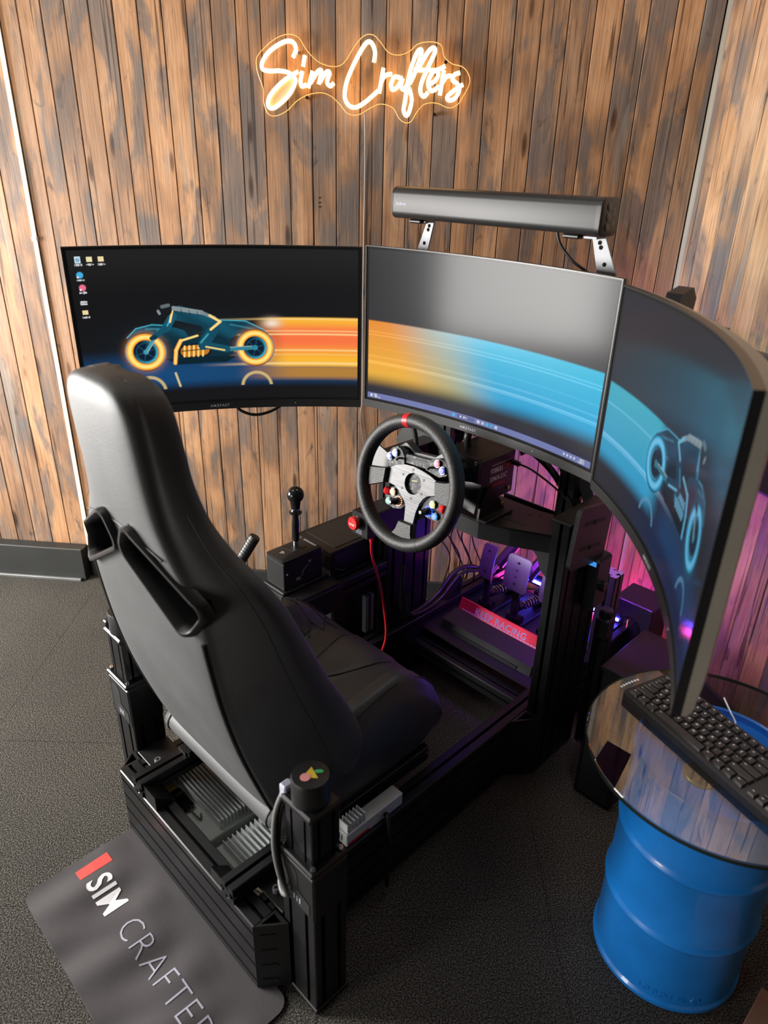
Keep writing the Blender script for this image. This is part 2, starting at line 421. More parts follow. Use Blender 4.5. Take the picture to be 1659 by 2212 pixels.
def spline(pts, k=4, closed=False):
    P = [Vector(p) for p in pts]; n = len(P)
    if n < 3: return P
    out = []
    seg = range(n if closed else n - 1)
    for i in seg:
        p0 = P[(i - 1) % n] if closed or i > 0 else P[0]
        p1, p2 = P[i], P[(i + 1) % n]
        p3 = P[(i + 2) % n] if closed or i + 2 < n else P[-1]
        for j in range(k):
            t = j / k
            out.append(0.5 * ((2 * p1) + (-p0 + p2) * t + (2 * p0 - 5 * p1 + 4 * p2 - p3) * t * t + (-p0 + 3 * p1 - 3 * p2 + p3) * t ** 3))
    if not closed: out.append(P[-1])
    return out

# joined details only a few pixels across
FINE = {'deck_slots', 'plate_holes', 'holes', 'bolts', 'bolt_heads', 'slots', 'bracket_slots', 'bracket_holes', 'label_marks', 'screws', 'vents', 'fine_print', 'red_marks', 'button_marks', 'key_legends', 'ring_light', 'red_stitching', 'kick_bar_stripes', 'name_strip', 'emblem', 'brand_mark', 'end_marks', 'maker_mark'}
class Thing:
    """an Empty at the thing's base; parts are given in the frame's coordinates"""
    def __init__(s, name, label, cat, base, frame='rig', group=None, kind=None):
        s.base, s.frame = base, frame
        o = bpy.data.objects.new(name, None); COL.objects.link(o)
        o.empty_display_size = 0.05
        o.location = to_world(frame, base); o.rotation_euler = (0, 0, FR[frame][1])
        if label: o['label'] = label
        if cat: o['category'] = cat
        if group: o['group'] = group
        if kind: o['kind'] = kind
        s.o = o
    def part(s, name, mb, m, parent=None, smooth=30, label=None, kind=None):
        ob = bpy.data.objects.new(name, mb.mesh(name, m, smooth, s.base) if isinstance(mb, MB) else mb)
        COL.objects.link(ob); ob.parent = parent if parent is not None else s.o
        if label: ob['label'] = label
        if name in FINE: kind = 'stuff'
        if kind: ob['kind'] = kind
        return ob
def single(name, mb, m, label, cat, base, frame='rig', group=None, smooth=30, kind=None):
    ob = bpy.data.objects.new(name, mb.mesh(name, m, smooth, base)); COL.objects.link(ob)
    ob.location = to_world(frame, base); ob.rotation_euler = (0, 0, FR[frame][1])
    if label: ob['label'] = label
    if cat: ob['category'] = cat
    if group: ob['group'] = group
    if kind: ob['kind'] = kind
    return ob
def struct(name, mb, m, frame='world', base=(0, 0, 0), smooth=30):
    return single(name, mb, m, None, None, base, frame, None, smooth, 'structure')

def text_mb(txt, size, fn, depth=0.0006, bold=0.0, align='LEFT', spacing=1.0, shear=0.0):
    """lettering as thin raised print; fn(x, y, d) -> xyz"""
    c = bpy.data.curves.new('lettering', 'FONT'); c.body = txt; c.size = size; c.align_x = align
    c.extrude = depth / 2; c.offset = bold; c.resolution_u = 3; c.space_character = spacing; c.shear = shear
    o = bpy.data.objects.new('lettering', c)
    me = bpy.data.meshes.new_from_object(o)
    mb = MB(); mb.add([fn(v.co.x, v.co.y, v.co.z + depth / 2) for v in me.vertices], [tuple(p.vertices) for p in me.polygons])
    bpy.data.objects.remove(o); bpy.data.curves.remove(c); bpy.data.meshes.remove(me)
    return mb

def rrect(x0, x1, y0, y1, r, n=4):
    out = []
    for cx, cy, a0 in ((x1 - r, y1 - r, 0), (x0 + r, y1 - r, 90), (x0 + r, y0 + r, 180), (x1 - r, y0 + r, 270)):
        for i in range(n + 1):
            a = math.radians(a0 + 90 * i / n); out.append((cx + r * math.cos(a), cy + r * math.sin(a)))
    return out

def slot_section(w, h, na, nb, slot=0.0085, depth=0.011, mouth=0.005):
    """T-slot outline of a w x h extrusion with na slots along w faces and nb along h faces"""
    pts = []
    def side(p, d, inn, L, n):
        m = L / n
        for k in range(n):
            c = (k + .5) * m
            for t, e in ((c - slot / 2, 0), (c - slot / 2, mouth), (c - slot * 1.0, mouth), (c - slot * 0.7, depth), (c + slot * 0.7, depth), (c + slot * 1.0, mouth), (c + slot / 2, mouth), (c + slot / 2, 0)):
                pts.append((p[0] + d[0] * t + inn[0] * e, p[1] + d[1] * t + inn[1] * e))
    c = 0.0024
    pts.append((0, c)); pts.append((c, 0)); side((0, 0), (1, 0), (0, 1), w, na); pts.append((w - c, 0)); pts.append((w, c))
    side((w, 0), (0, 1), (-1, 0), h, nb); pts.append((w, h - c)); pts.append((w - c, h))
    side((w, h), (-1, 0), (0, -1), w, na); pts.append((c, h)); pts.append((0, h - c))
    side((0, h), (0, -1), (1, 0), h, nb)
    return pts
MOD = 0.0475
def extrusion(axis, u0, v0, z0, length, na, nb, m=MOD):
    """T-slot profile along axis ('u','v','z'); cross-section na x nb modules on the two other axes (in u,v,z order)"""
    sec = slot_section(na * m, nb * m, na, nb)
    f = {'z': lambda a, b, t: (u0 + a, v0 + b, z0 + t), 'v': lambda a, b, t: (u0 + a, v0 + t, z0 + b), 'u': lambda a, b, t: (u0 + t, v0 + a, z0 + b)}[axis]
    if axis == 'v': sec = sec[::-1]
    return MB().prism(sec, f, 0, length)
def hexbolt(mb, p, axis, r=0.006, h=0.006):
    a = Vector(axis)
    mb.lathe([(r, 0), (r, h * .8), (r * .9, h), (r * .5, h), (r * .45, h * .5)], p, a, 14)

# ------------------------------------------------------------------ the room
def copies(mesh, name, parent, locs, rots=None):
    for i, l in enumerate(locs):
        o = bpy.data.objects.new(name, mesh); COL.objects.link(o); o.parent = parent; o.location = l
        if rots: o.rotation_euler = (0, 0, rots[i])
def build_room():
    fl = struct('floor', MB().box(-4.5, 3.5, -3.5, 4.0, -0.06, -0.004), 'seam')
    tl = MB().box(-0.2495, 0.2495, -0.2495, 0.2495, -0.004, 0.0).mesh('carpet_tile', 'carpet')
    copies(tl, 'carpet_tile', fl, [(-0.105 + 0.25 + 0.5 * i, 1.54 + 0.25 + 0.5 * j, 0) for i in range(-6, 4) for j in range(-5, 3)])
    pw = 0.0705
    def plank_mesh(w):
        c, d = 0.0016, 0.013
        sec = [(0.0009, d), (0.0009, c * 1.3), (c + 0.0009, 0), (w - c - 0.0009, 0), (w - 0.0009, c * 1.3), (w - 0.0009, d)]
        return MB().prism(sec, lambda a, b, t: (a, b, t), 0, 2.66).mesh('plank', 'wood')
    pm = plank_mesh(pw)
    wb = struct('wall_back', MB().box(-3.05, 0.02, 0.012, 0.08, 0, 2.7), 'backer', 'wall')
    copies(pm, 'plank', wb, [(-0.0985 - pw * k, 0, 0.01) for k in range(1, 42)])
    copies(plank_mesh(0.0535), 'plank', wb, [(-0.0985, 0, 0.01)])
    wr = struct('wall_right', MB().box(-0.02, 2.3, 0.012, 0.08, 0, 2.7), 'backer', 'rwall')
    copies(pm, 'plank', wr, [(0.001 + pw * k, 0, 0.01) for k in range(0, 32)])
    for z in (1.402, 1.389, 1.377):
        s = MB().cyl((-1.138, -0.0015, z), (-1.138, 0.004, z), 0.0028, n=10)
        o = bpy.data.objects.new('screw_hole', s.mesh('screw_hole', 'stitch')); COL.objects.link(o); o.parent = wb
    struct('ceiling', MB().box(-4.5, 3.5, -3.5, 4.0, 2.7, 2.78), 'plaster')
    struct('trim_2', MB().tube([(-0.030, -0.010, 0.0), (-0.030, -0.010, 2.68)], 0.016, 12, False, 1), 'pale_wood', 'wall')
    struct('baseboard_left', MB().box(-3.05, -2.075, -0.05, -0.001, 0.0, 0.137, 0.003), 'plinth', 'wall')
    struct('trim_1', MB().box(-3.05, -2.09, -0.064, -0.051, 0.0, 0.012, 0.002), 'grey_trim', 'wall')
    struct('baseboard_back', MB().box(-2.07, -0.045, -0.012, -0.001, 0.0, 0.075, 0.002), 'plinth', 'wall')
    struct('baseboard_right', MB().box(0.03, 2.2, -0.012, -0.001, 0.0, 0.075, 0.002), 'plinth', 'rwall')
build_room()

# ------------------------------------------------------------------ neon sign and LED strips
NEON = {
'S': [[(-1.202, 1.761), (-1.193, 1.782), (-1.202, 1.798), (-1.225, 1.798), (-1.264, 1.778), (-1.288, 1.752), (-1.29, 1.733), (-1.269, 1.728), (-1.242, 1.729), (-1.217, 1.725), (-1.199, 1.713), (-1.198, 1.7), (-1.213, 1.674), (-1.24, 1.65), (-1.265, 1.636), (-1.278, 1.643), (-1.273, 1.665), (-1.248, 1.691), (-1.222, 1.71), (-1.188, 1.728)]] ,
'i': [[(-1.168, 1.767), (-1.174, 1.74)], [(-1.176, 1.729), (-1.182, 1.705), (-1.178, 1.692), (-1.165, 1.697)]] ,
'm': [[(-1.147, 1.73), (-1.16, 1.688)], [(-1.154, 1.7), (-1.133, 1.728), (-1.122, 1.73), (-1.13, 1.698)], [(-1.127, 1.703), (-1.108, 1.728), (-1.099, 1.725), (-1.106, 1.704), (-1.097, 1.694), (-1.087, 1.702)]] ,
'C': [[(-0.974, 1.753), (-0.972, 1.778), (-0.981, 1.798), (-0.995, 1.799), (-1.014, 1.775), (-1.035, 1.739), (-1.051, 1.703), (-1.056, 1.669), (-1.045, 1.648), (-1.024, 1.643), (-0.998, 1.656), (-0.976, 1.673), (-0.961, 1.685)]] ,
'r1': [[(-0.947, 1.74), (-0.958, 1.679)], [(-0.953, 1.706), (-0.942, 1.722), (-0.923, 1.726)]] ,
'a': [[(-0.899, 1.717), (-0.916, 1.719), (-0.925, 1.701), (-0.92, 1.688), (-0.905, 1.697), (-0.893, 1.717), (-0.897, 1.698), (-0.889, 1.689), (-0.879, 1.702)]] ,
'f': [[(-0.874, 1.702), (-0.862, 1.724), (-0.846, 1.766), (-0.844, 1.784), (-0.855, 1.778), (-0.87, 1.742), (-0.879, 1.702), (-0.884, 1.663), (-0.887, 1.637), (-0.878, 1.625), (-0.869, 1.643), (-0.866, 1.667), (-0.872, 1.688), (-0.879, 1.698)]] ,
't': [[(-0.85, 1.74), (-0.827, 1.777), (-0.812, 1.789), (-0.806, 1.78), (-0.823, 1.744), (-0.839, 1.708), (-0.842, 1.685), (-0.832, 1.673), (-0.82, 1.684)], [(-0.863, 1.736), (-0.831, 1.737), (-0.8, 1.737), (-0.776, 1.747)]] ,
'e': [[(-0.821, 1.702), (-0.802, 1.712), (-0.794, 1.729), (-0.806, 1.735), (-0.819, 1.717), (-0.82, 1.699), (-0.809, 1.687), (-0.79, 1.699)]] ,
'r2': [[(-0.779, 1.737), (-0.787, 1.677)], [(-0.783, 1.705), (-0.771, 1.722), (-0.758, 1.724)]] ,
's': [[(-0.734, 1.732), (-0.749, 1.727), (-0.754, 1.715), (-0.739, 1.704), (-0.734, 1.689), (-0.744, 1.671), (-0.759, 1.665), (-0.766, 1.672), (-0.754, 1.685), (-0.724, 1.704)]] ,
'contour': [[(-1.309, 1.742), (-1.305, 1.764), (-1.279, 1.788), (-1.248, 1.808), (-1.214, 1.817), (-1.186, 1.809), (-1.164, 1.78), (-1.13, 1.752), (-1.087, 1.742), (-1.058, 1.753), (-1.028, 1.793), (-1.003, 1.816), (-0.978, 1.818), (-0.957, 1.801), (-0.935, 1.778), (-0.906, 1.772), (-0.877, 1.781), (-0.853, 1.799), (-0.816, 1.804), (-0.79, 1.796), (-0.781, 1.771), (-0.759, 1.754), (-0.729, 1.747), (-0.711, 1.73), (-0.706, 1.708), (-0.72, 1.679), (-0.736, 1.656), (-0.76, 1.647), (-0.795, 1.658), (-0.829, 1.655), (-0.85, 1.635), (-0.866, 1.611), (-0.883, 1.608), (-0.901, 1.619), (-0.919, 1.644), (-0.954, 1.653), (-0.984, 1.642), (-1.018, 1.625), (-1.049, 1.628), (-1.071, 1.65), (-1.097, 1.67), (-1.127, 1.678), (-1.166, 1.671), (-1.197, 1.655), (-1.224, 1.632), (-1.256, 1.618), (-1.28, 1.622), (-1.292, 1.65), (-1.292, 1.684), (-1.304, 1.717)]] ,
}
def build_sign():
    t = Thing('neon_sign', 'warm white neon script sign reading Sim Crafters on clear backing', 'sign', (-0.99, -0.02, 1.70), 'wall')
    con = [(p.x, p.z) for p in spline([(x, 0, z) for x, z in NEON['contour'][0]], 5, True)]
    t.part('backing', MB().prism(con[::-1], lambda a, b, d: (a, -0.018 - d, b), 0, 0.004), 'acrylic')
    t.part('lit_edge', MB().tube([(a, -0.0225, b) for a, b in con], 0.0012, 6, True, 1), 'neon_edge')  # halo along the sign contour, painted as the edge's own emission
    names = {'S': 'S', 'i': 'i', 'm': 'm', 'C': 'C', 'r1': 'r', 'a': 'a', 'f': 'f', 't': 't', 'e': 'e', 'r2': 'r', 's': 's'}
    for k, ch in names.items():
        mb = MB()
        for st in NEON[k]: mb.tube([(x, -0.031, z) for x, z in st], 0.0054, 8, False, 5)
        t.part('letter_tube', mb, 'neon', label='glowing tube bent into the letter ' + ch)
    lp = [(p.x, p.z) for p in spline([(x, 0, z) for x, z in NEON['S'][0][10:19]], 4, True)]
    t.part('loop_panel', MB().prism(lp[::-1], lambda a, b, d: (a, -0.0225 - d, b), 0, 0.002), 'peach')
    for x, z in ((-1.19, 1.775), (-0.775, 1.757), (-1.165, 1.665), (-0.80, 1.63)):
        t.part('standoff', MB().cyl((x, -0.027, z), (x, 0.0, z), 0.0045, n=12), 'chrome')
    t.part('power_lead', MB().tube([(-1.0, -0.016, 1.63), (-0.999, -0.004, 1.5), (-1.001, -0.004, 1.1), (-0.998, -0.004, 0.8), (-1.005, -0.006, 0.72), (-0.993, -0.006, 0.62), (-0.985, -0.006, 0.5)], 0.0018, 6), 'grey_cable')
build_sign()
def build_led():
    t = Thing('led_strip', 'warm white LED strip running up the wood wall at far left', 'led strip', (-2.064, -0.006, 0.14), 'wall')
    t.part('diffuser', MB().box(-2.0685, -2.0595, -0.012, -0.005, 0.14, 2.66), 'led_warm')
    t.part('channel', MB().box(-2.0705, -2.0575, -0.005, -0.0005, 0.14, 2.66), 'grey_trim')
    t.part('joint_clip', MB().box(-2.072, -2.056, -0.0135, -0.0005, 1.25, 1.262), 'white')
    single('led_strip', MB().tube([(-0.34, -0.022, 0.012), (-0.2, -0.024, 0.012), (-0.1, -0.034, 0.012), (-0.065, -0.06, 0.012), (-0.058, -0.11, 0.012)], 0.007, 8, False, 5), 'led_pink', 'glowing pink LED strip lying on carpet along foot of back wall', 'led strip', (-0.2, -0.024, 0.0), 'wall')
build_led()

# ------------------------------------------------------------------ the three curved monitors
def smooth01(a, b, x):
    t = np.clip((x - a) / (b - a), 0, 1); return t * t * (3 - 2 * t)
def lay(img, alpha, col):
    a = np.clip(alpha, 0, 1)[..., None]; return img * (1 - a) + np.array(col) * a
def glowadd(img, alpha, col): return img + np.clip(alpha, 0, None)[..., None] * np.array(col)
def seg(X, Y, x0, y0, x1, y1):
    dx, dy = x1 - x0, y1 - y0
    t = np.clip(((X - x0) * dx + (Y - y0) * dy) / (dx * dx + dy * dy + 1e-12), 0, 1)
    return np.hypot(X - x0 - t * dx, Y - y0 - t * dy)
def band(d, r, e=0.004): return 1 - smooth01(r - e, r + e, d)
def inpoly(X, Y, poly):
    ins = np.zeros(X.shape, bool); n = len(poly)
    for i in range(n):
        x0, y0 = poly[i]; x1, y1 = poly[(i + 1) % n]
        c = ((y0 > Y) != (y1 > Y)) & (X < (x1 - x0) * (Y - y0) / (y1 - y0 + 1e-12) + x0)
        ins ^= c
    return ins.astype(float)
def motorbike(img, X, Y, ox, oy, k, flip, rim, rim2, body, hi):
    """a plain motorcycle with rider, lit wheel rims; front wheel towards -x unless flipped"""
    f = -1 if flip else 1
    T = lambda x, y: (ox + f * k * x, oy + k * y)
    S = lambda pts: [T(*p) for p in pts]
    lx, ly = (X - ox) * f / k, (Y - oy) / k
    R = 0.118
    body = np.array(body); hi = np.array(hi)
    sheen = np.clip(0.35 + 2.6 * ly + 0.25 * np.sin(lx * 23 + ly * 31), 0.1, 1.7)[..., None]
    bodyc = body * sheen
    def poly(pts, c, a=1.0):
        nonlocal img
        m = inpoly(X, Y, S(pts))[..., None] * a; img = img * (1 - m) + c * m
    def cap(p, q, r, c, a=1.0, e=0.003):
        nonlocal img
        (x0, y0), (x1, y1) = T(*p), T(*q); m = (a * band(seg(X, Y, x0, y0, x1, y1), r * k, e))[..., None]; img = img * (1 - m) + np.array(c) * m
    img = glowadd(img, np.exp(-(lx / 0.42) ** 2 - ((ly - 0.05) / 0.12) ** 2) * 0.5, body * 0.35)
    # swept tail and front cowl
    poly([(0.02, 0.155), (0.14, 0.190), (0.30, 0.180), (0.42, 0.120), (0.475, 0.030), (0.45, -0.02), (0.38, 0.09), (0.25, 0.095), (0.12, 0.02), (0.0, 0.02)], bodyc)
    poly([(-0.47, 0.045), (-0.45, 0.115), (-0.40, 0.155), (-0.30, 0.175), (-0.20, 0.165), (-0.10, 0.13), (-0.06, 0.06), (-0.20, 0.04), (-0.26, 0.10), (-0.36, 0.132), (-0.44, 0.09)], bodyc)
    poly([(-0.22, 0.06), (0.10, 0.10), (0.24, 0.03), (0.20, -0.045), (0.05, -0.075), (-0.14, -0.085), (-0.24, -0.02)], body * 0.30)
    poly([(-0.24, -0.05), (0.24, -0.05), (0.16, -0.092), (-0.16, -0.098)], body * 0.18)
    for p, q in (((-0.46, 0.10), (-0.40, 0.156)), ((-0.40, 0.156), (-0.30, 0.176)), ((-0.30, 0.176), (-0.20, 0.166)), ((0.14, 0.191), (0.30, 0.181)), ((0.30, 0.181), (0.42, 0.121)), ((0.02, 0.156), (0.14, 0.191))): cap(p, q, 0.0035, hi * 1.1, 0.9)
    cap((-0.34, 0.150), (-0.22, 0.145), 0.006, hi * 0.7, 0.6); cap((0.20, 0.160), (0.36, 0.125), 0.006, hi * 0.6, 0.6)
    for cx in (-0.355, 0.355):
        d = np.hypot(lx - cx, ly); an = np.arctan2(ly, lx - cx)
        def ring(m, c):
            nonlocal img
            m = np.clip(m, 0, 1)[..., None]; img = img * (1 - m) + np.array(c) * m
        ring(band(d, R * 1.10), body * 0.22)
        ring(band(abs(d - R * 1.04), R * 0.05) * (0.5 + 0.5 * np.sin(an * 2 + 1.5)), hi * 0.6)
        ring(band(abs(d - R * 0.84), R * 0.17), rim); ring(band(abs(d - R * 0.84), R * 0.09), rim2)
        img = glowadd(img, np.exp(-((d - R * 0.84) / (R * 0.30)) ** 2) * 0.30, rim)
        ring(band(d, R * 0.65), (0.002, 0.010, 0.030))
        ring(band(abs(d - R * 0.59), R * 0.055) * (0.45 + 0.55 * np.cos(an + 0.6)), hi * 1.1)
        ring(band(abs(d - R * 0.50), R * 0.02), body)
        for a in range(6):
            g = 2 * math.pi * a / 6 + 0.3; cap((cx, 0), (cx + R * 0.52 * math.cos(g), R * 0.52 * math.sin(g)), R * 0.03, body * 0.9, 0.8)
        ring(band(d, R * 0.14), hi * 0.8); ring(band(d, R * 0.07), body * 0.3)
    cap((-0.355, 0.0), (-0.262, 0.135), 0.010, hi * 0.8); cap((-0.345, 0.0), (-0.25, 0.130), 0.004, (0.3, 0.4, 0.42))
    cap((0.355, 0.0), (0.15, -0.008), 0.013, hi * 0.55); cap((0.33, 0.010), (0.17, 0.006), 0.003, (0.3, 0.4, 0.42))
    # engine with hot cooling ribs
    cap((-0.105, -0.012), (0.020, -0.002), 0.047, body * 0.12); cap((-0.10, -0.012), (0.015, -0.002), 0.036, np.array(rim) * 0.55)
    for i in range(5): cap((-0.115 + i * 0.030, -0.044), (-0.108 + i * 0.030, 0.024), 0.006, rim2)
    cap((-0.13, -0.008), (0.05, 0.002), 0.003, body * 0.1)
    cap((-0.178, -0.085), (-0.165, 0.0), 0.013, rim); cap((-0.165, 0.0), (-0.13, 0.062), 0.013, rim); cap((-0.178, -0.085), (-0.165, 0.0), 0.007, rim2); cap((-0.165, 0.0), (-0.13, 0.062), 0.007, rim2); cap((-0.13, 0.062), (-0.02, 0.092), 0.007, rim2)
    # rider leaning over the tank
    cap((0.10, 0.150), (0.015, 0.030), 0.036, body * 0.8); cap((0.015, 0.030), (0.165, -0.005), 0.024, body * 0.9); cap((0.05, 0.10), (0.0, 0.045), 0.006, hi * 0.8); cap((0.03, 0.015), (0.15, -0.012), 0.005, rim2)
    poly([(-0.20, 0.265), (-0.12, 0.292), (0.02, 0.250), (0.13, 0.195), (0.13, 0.135), (0.02, 0.150), (-0.10, 0.185), (-0.18, 0.205)], bodyc * 0.9)
    cap((-0.155, 0.276), (0.02, 0.243), 0.014, (0.26, 0.31, 0.32), 0.9); cap((0.02, 0.243), (0.10, 0.205), 0.011, (0.20, 0.26, 0.28), 0.9)
    for x in (-0.11, -0.06, -0.01): cap((x, 0.278 - (x + .155) * .2), (x + 0.006, 0.252 - (x + .155) * .2), 0.002, body * 0.2)
    cap((0.07, 0.222), (0.135, 0.180), 0.008, rim2); cap((0.135, 0.180), (0.07, 0.130), 0.008, rim2)
    cap((-0.165, 0.225), (-0.215, 0.150), 0.026, body * 1.1); cap((-0.215, 0.150), (-0.290, 0.098), 0.019, body * 0.9); cap((-0.29, 0.095), (-0.31, 0.088), 0.014, body * 0.4); cap((-0.175, 0.215), (-0.205, 0.165), 0.005, hi); cap((-0.165, 0.258), (-0.185, 0.190), 0.007, rim2)
    cap((-0.222, 0.262), (-0.205, 0.268), 0.040, (0.006, 0.008, 0.011)); cap((-0.225, 0.288), (-0.185, 0.296), 0.011, (0.14, 0.17, 0.19), 0.85); cap((-0.252, 0.262), (-0.245, 0.245), 0.008, (0.30, 0.36, 0.40), 0.8)
    return img
def streaks(Y, lines):
    o = np.zeros(Y.shape)
    for y, w, a in lines: o = np.maximum(o, a * np.exp(-((Y - y) / w) ** 2))
    return o
def icon_text(img, X, Y, x, y, w, seed):
    """row of small unreadable label strokes under a desktop icon"""
    rs = np.random.RandomState(seed); n = int(w / 0.0065)
    for i in range(n):
        cx = x + (i + .5) * w / n; h = 0.004 + 0.003 * rs.rand()
        img = lay(img, (abs(X - cx) < w / n * 0.38) * (abs(Y - y) < h) * 1.0, (0.6, 0.6, 0.62))
    return img

def paint_left(s, t):
    X, Y = s * 1.778, t
    img = np.zeros(s.shape + (3,)) + np.array((0.0055, 0.0058, 0.0068))
    img = glowadd(img, smooth01(0.7, 1.0, t) * 0.8, (0.010, 0.009, 0.008))
    fl = smooth01(0.40, 0.20, t) * smooth01(0.07, 0.16, t) * (1 - 0.35 * s)
    img = glowadd(img, fl, (0.001, 0.062, 0.19))
    # orange trail
    al = smooth01(0.60, 0.74, s) * smooth01(0.205, 0.235, t) * smooth01(0.565, 0.55, t)
    k = (t - 0.22) / 0.33
    mixr = smooth01(0.12, 0.55, k) * smooth01(1.0, 0.72, k)
    col = np.stack([0.95 + 0 * k, 0.46 - 0.30 * mixr + 0.02 * s, 0.035 + 0.02 * mixr], -1)
    img = img * (1 - al[..., None]) + col * al[..., None]
    st = streaks(t, [(0.445, 0.006, 1), (0.467, 0.005, .8), (0.335, 0.006, .9), (0.305, 0.004, .5), (0.243, 0.008, 1.0), (0.548, 0.006, .7)]) * smooth01(0.38, 0.75, s)
    img = lay(img, st * 0.85, (1.0, 0.72, 0.30))
    gl = np.exp(-((s - 0.68) / 0.03) ** 2 - ((t - 0.52) / 0.03) ** 2)
    img = lay(img, gl * 0.8, (1.0, 0.85, 0.7))
    rf = smooth01(0.52, 0.78, s) * smooth01(0.115, 0.16, t) * smooth01(0.225, 0.205, t)
    img = lay(img, rf * 0.85, (0.52, 0.24, 0.025))
    img = motorbike(img, X, Y, 0.735, 0.355, 1.0, False, (1.0, 0.33, 0.02), (1.0, 0.70, 0.22), (0.006, 0.085, 0.14), (0.05, 0.40, 0.52))
    # mirror image on the glossy floor
    for cx in (0.38, 1.09):
        d = np.hypot(X - cx, Y - 0.085)
        img = lay(img, band(abs(d - 0.098), 0.010, .005) * (Y > 0.095) * 0.75 * (Y < 0.21), (0.75, 0.55, 0.22))
    img = lay(img, band(seg(X, Y, 0.553, 0.20, 0.575, 0.11), 0.007) * 0.8, (0.8, 0.66, 0.3))
    # desktop icons
    for x, y, c, kind in ((0.055, 0.945, (0.55, 0.75, 0.85), 0), (0.12, 0.945, (0.85, 0.75, 0.42), 1), (0.185, 0.945, (0.85, 0.70, 0.40), 1), (0.055, 0.855, (0.06, 0.42, 0.75), 2), (0.06, 0.78, (0.85, 0.16, 0.28), 2), (0.055, 0.63, (0.85, 0.68, 0.35), 1)):
        if kind == 2: img = lay(img, band(np.hypot(X - x, Y - y), 0.019, 0.003), c)
        else: img = lay(img, (abs(X - x) < 0.017) * (abs(Y - y) < (0.019 if kind == 0 else 0.014)) * 1.0, c)
        if kind == 0: img = lay(img, band(abs(np.hypot(X - x, Y - y + .002) - 0.007), 0.0025, 0.002), (0.03, 0.16, 0.32))
        if kind == 2: img = lay(img, band(np.hypot(X - x + 0.012, Y - y + 0.012), 0.006, 0.002), (0.85, 0.85, 0.9))
        img = icon_text(img, X, Y, x - 0.022, y - 0.03, 0.044, int(x * 1000 + y * 100))
    img = icon_text(img, X, Y, 0.035, 0.695, 0.04, 5); img = icon_text(img, X, Y, 0.035, 0.682, 0.04, 6)
    return img

def paint_mid(s, t):
    X, Y = s * 1.778, t
    top = np.array((0.018, 0.019, 0.022)); img = np.zeros(s.shape + (3,)) + top
    low = smooth01(0.13, 0.0, t)
    img = lay(img, low, (0.012, 0.010, 0.040))
    al = smooth01(0.075, 0.20, t - 0.03 * s) * smooth01(0.548, 0.535, t)
    k = np.clip((t - 0.12) / 0.42, 0, 1)
    c1 = np.stack([0.84 - .04 * k, 0.46 - 0.20 * k, 0.045 - 0.02 * k], -1)
    c2 = np.stack([0.46 - 0.08 * k, 0.40 + 0.04 * k, 0.14 + 0.26 * k], -1)
    c3 = np.stack([0.012 + 0 * k, 0.32 + 0.15 * k, 0.62 + 0.08 * k], -1)
    w1 = smooth01(0.10, 0.36, s + (0.5 - k) * -0.10)[..., None]; w2 = smooth01(0.30, 0.58, s + (0.5 - k) * -0.10)[..., None]
    col = (c1 * (1 - w1) + c2 * w1) * (1 - w2) + c3 * w2
    img = img * (1 - al[..., None]) + col * al[..., None]
    st = streaks(t, [(0.468, 0.004, .5), (0.448, 0.004, .6), (0.30, 0.006, .35), (0.262, 0.005, .8), (0.250, 0.005, .5), (0.36, 0.003, .25)])[..., None] * np.stack([0.55 - 0.3 * s, 0.35 + 0.15 * s, 0.1 + 0.5 * s], -1) * 0.55 * al[..., None]
    img = img + st
    # taskbar
    tb = (t < 0.040) * 1.0
    img = lay(img, tb * 0.96, (0.16, 0.19, 0.42))
    def ic(x, c, w=0.011, h=0.011):
        nonlocal img
        img = lay(img, (abs(X - x) < w) * (abs(Y - 0.020) < h) * 1.0, c)
    ic(0.70, (0.06, 0.45, 0.85)); ic(0.80, (0.10, 0.12, 0.30), 0.07, 0.014); ic(0.755, (0.7, 0.7, 0.8), 0.006, 0.006); img = icon_text(img, X, Y, 0.775, 0.020, 0.035, 3)
    for i, c in enumerate(((0.6, 0.6, 0.75), (0.5, 0.48, 0.55), (0.08, 0.42, 0.60), (0.05, 0.35, 0.70), (0.55, 0.55, 0.7))): ic(0.90 + 0.036 * i, c)
    ic(0.03, (0.7, 0.72, 0.8), 0.009, 0.010); img = icon_text(img, X, Y, 0.05, 0.026, 0.03, 8); img = icon_text(img, X, Y, 0.05, 0.013, 0.05, 9)
    for i in range(4): ic(1.58 + 0.026 * i, (0.6, 0.6, 0.7), 0.006, 0.007)
    img = icon_text(img, X, Y, 1.70, 0.027, 0.035, 11); img = icon_text(img, X, Y, 1.685, 0.013, 0.05, 12)
    return img

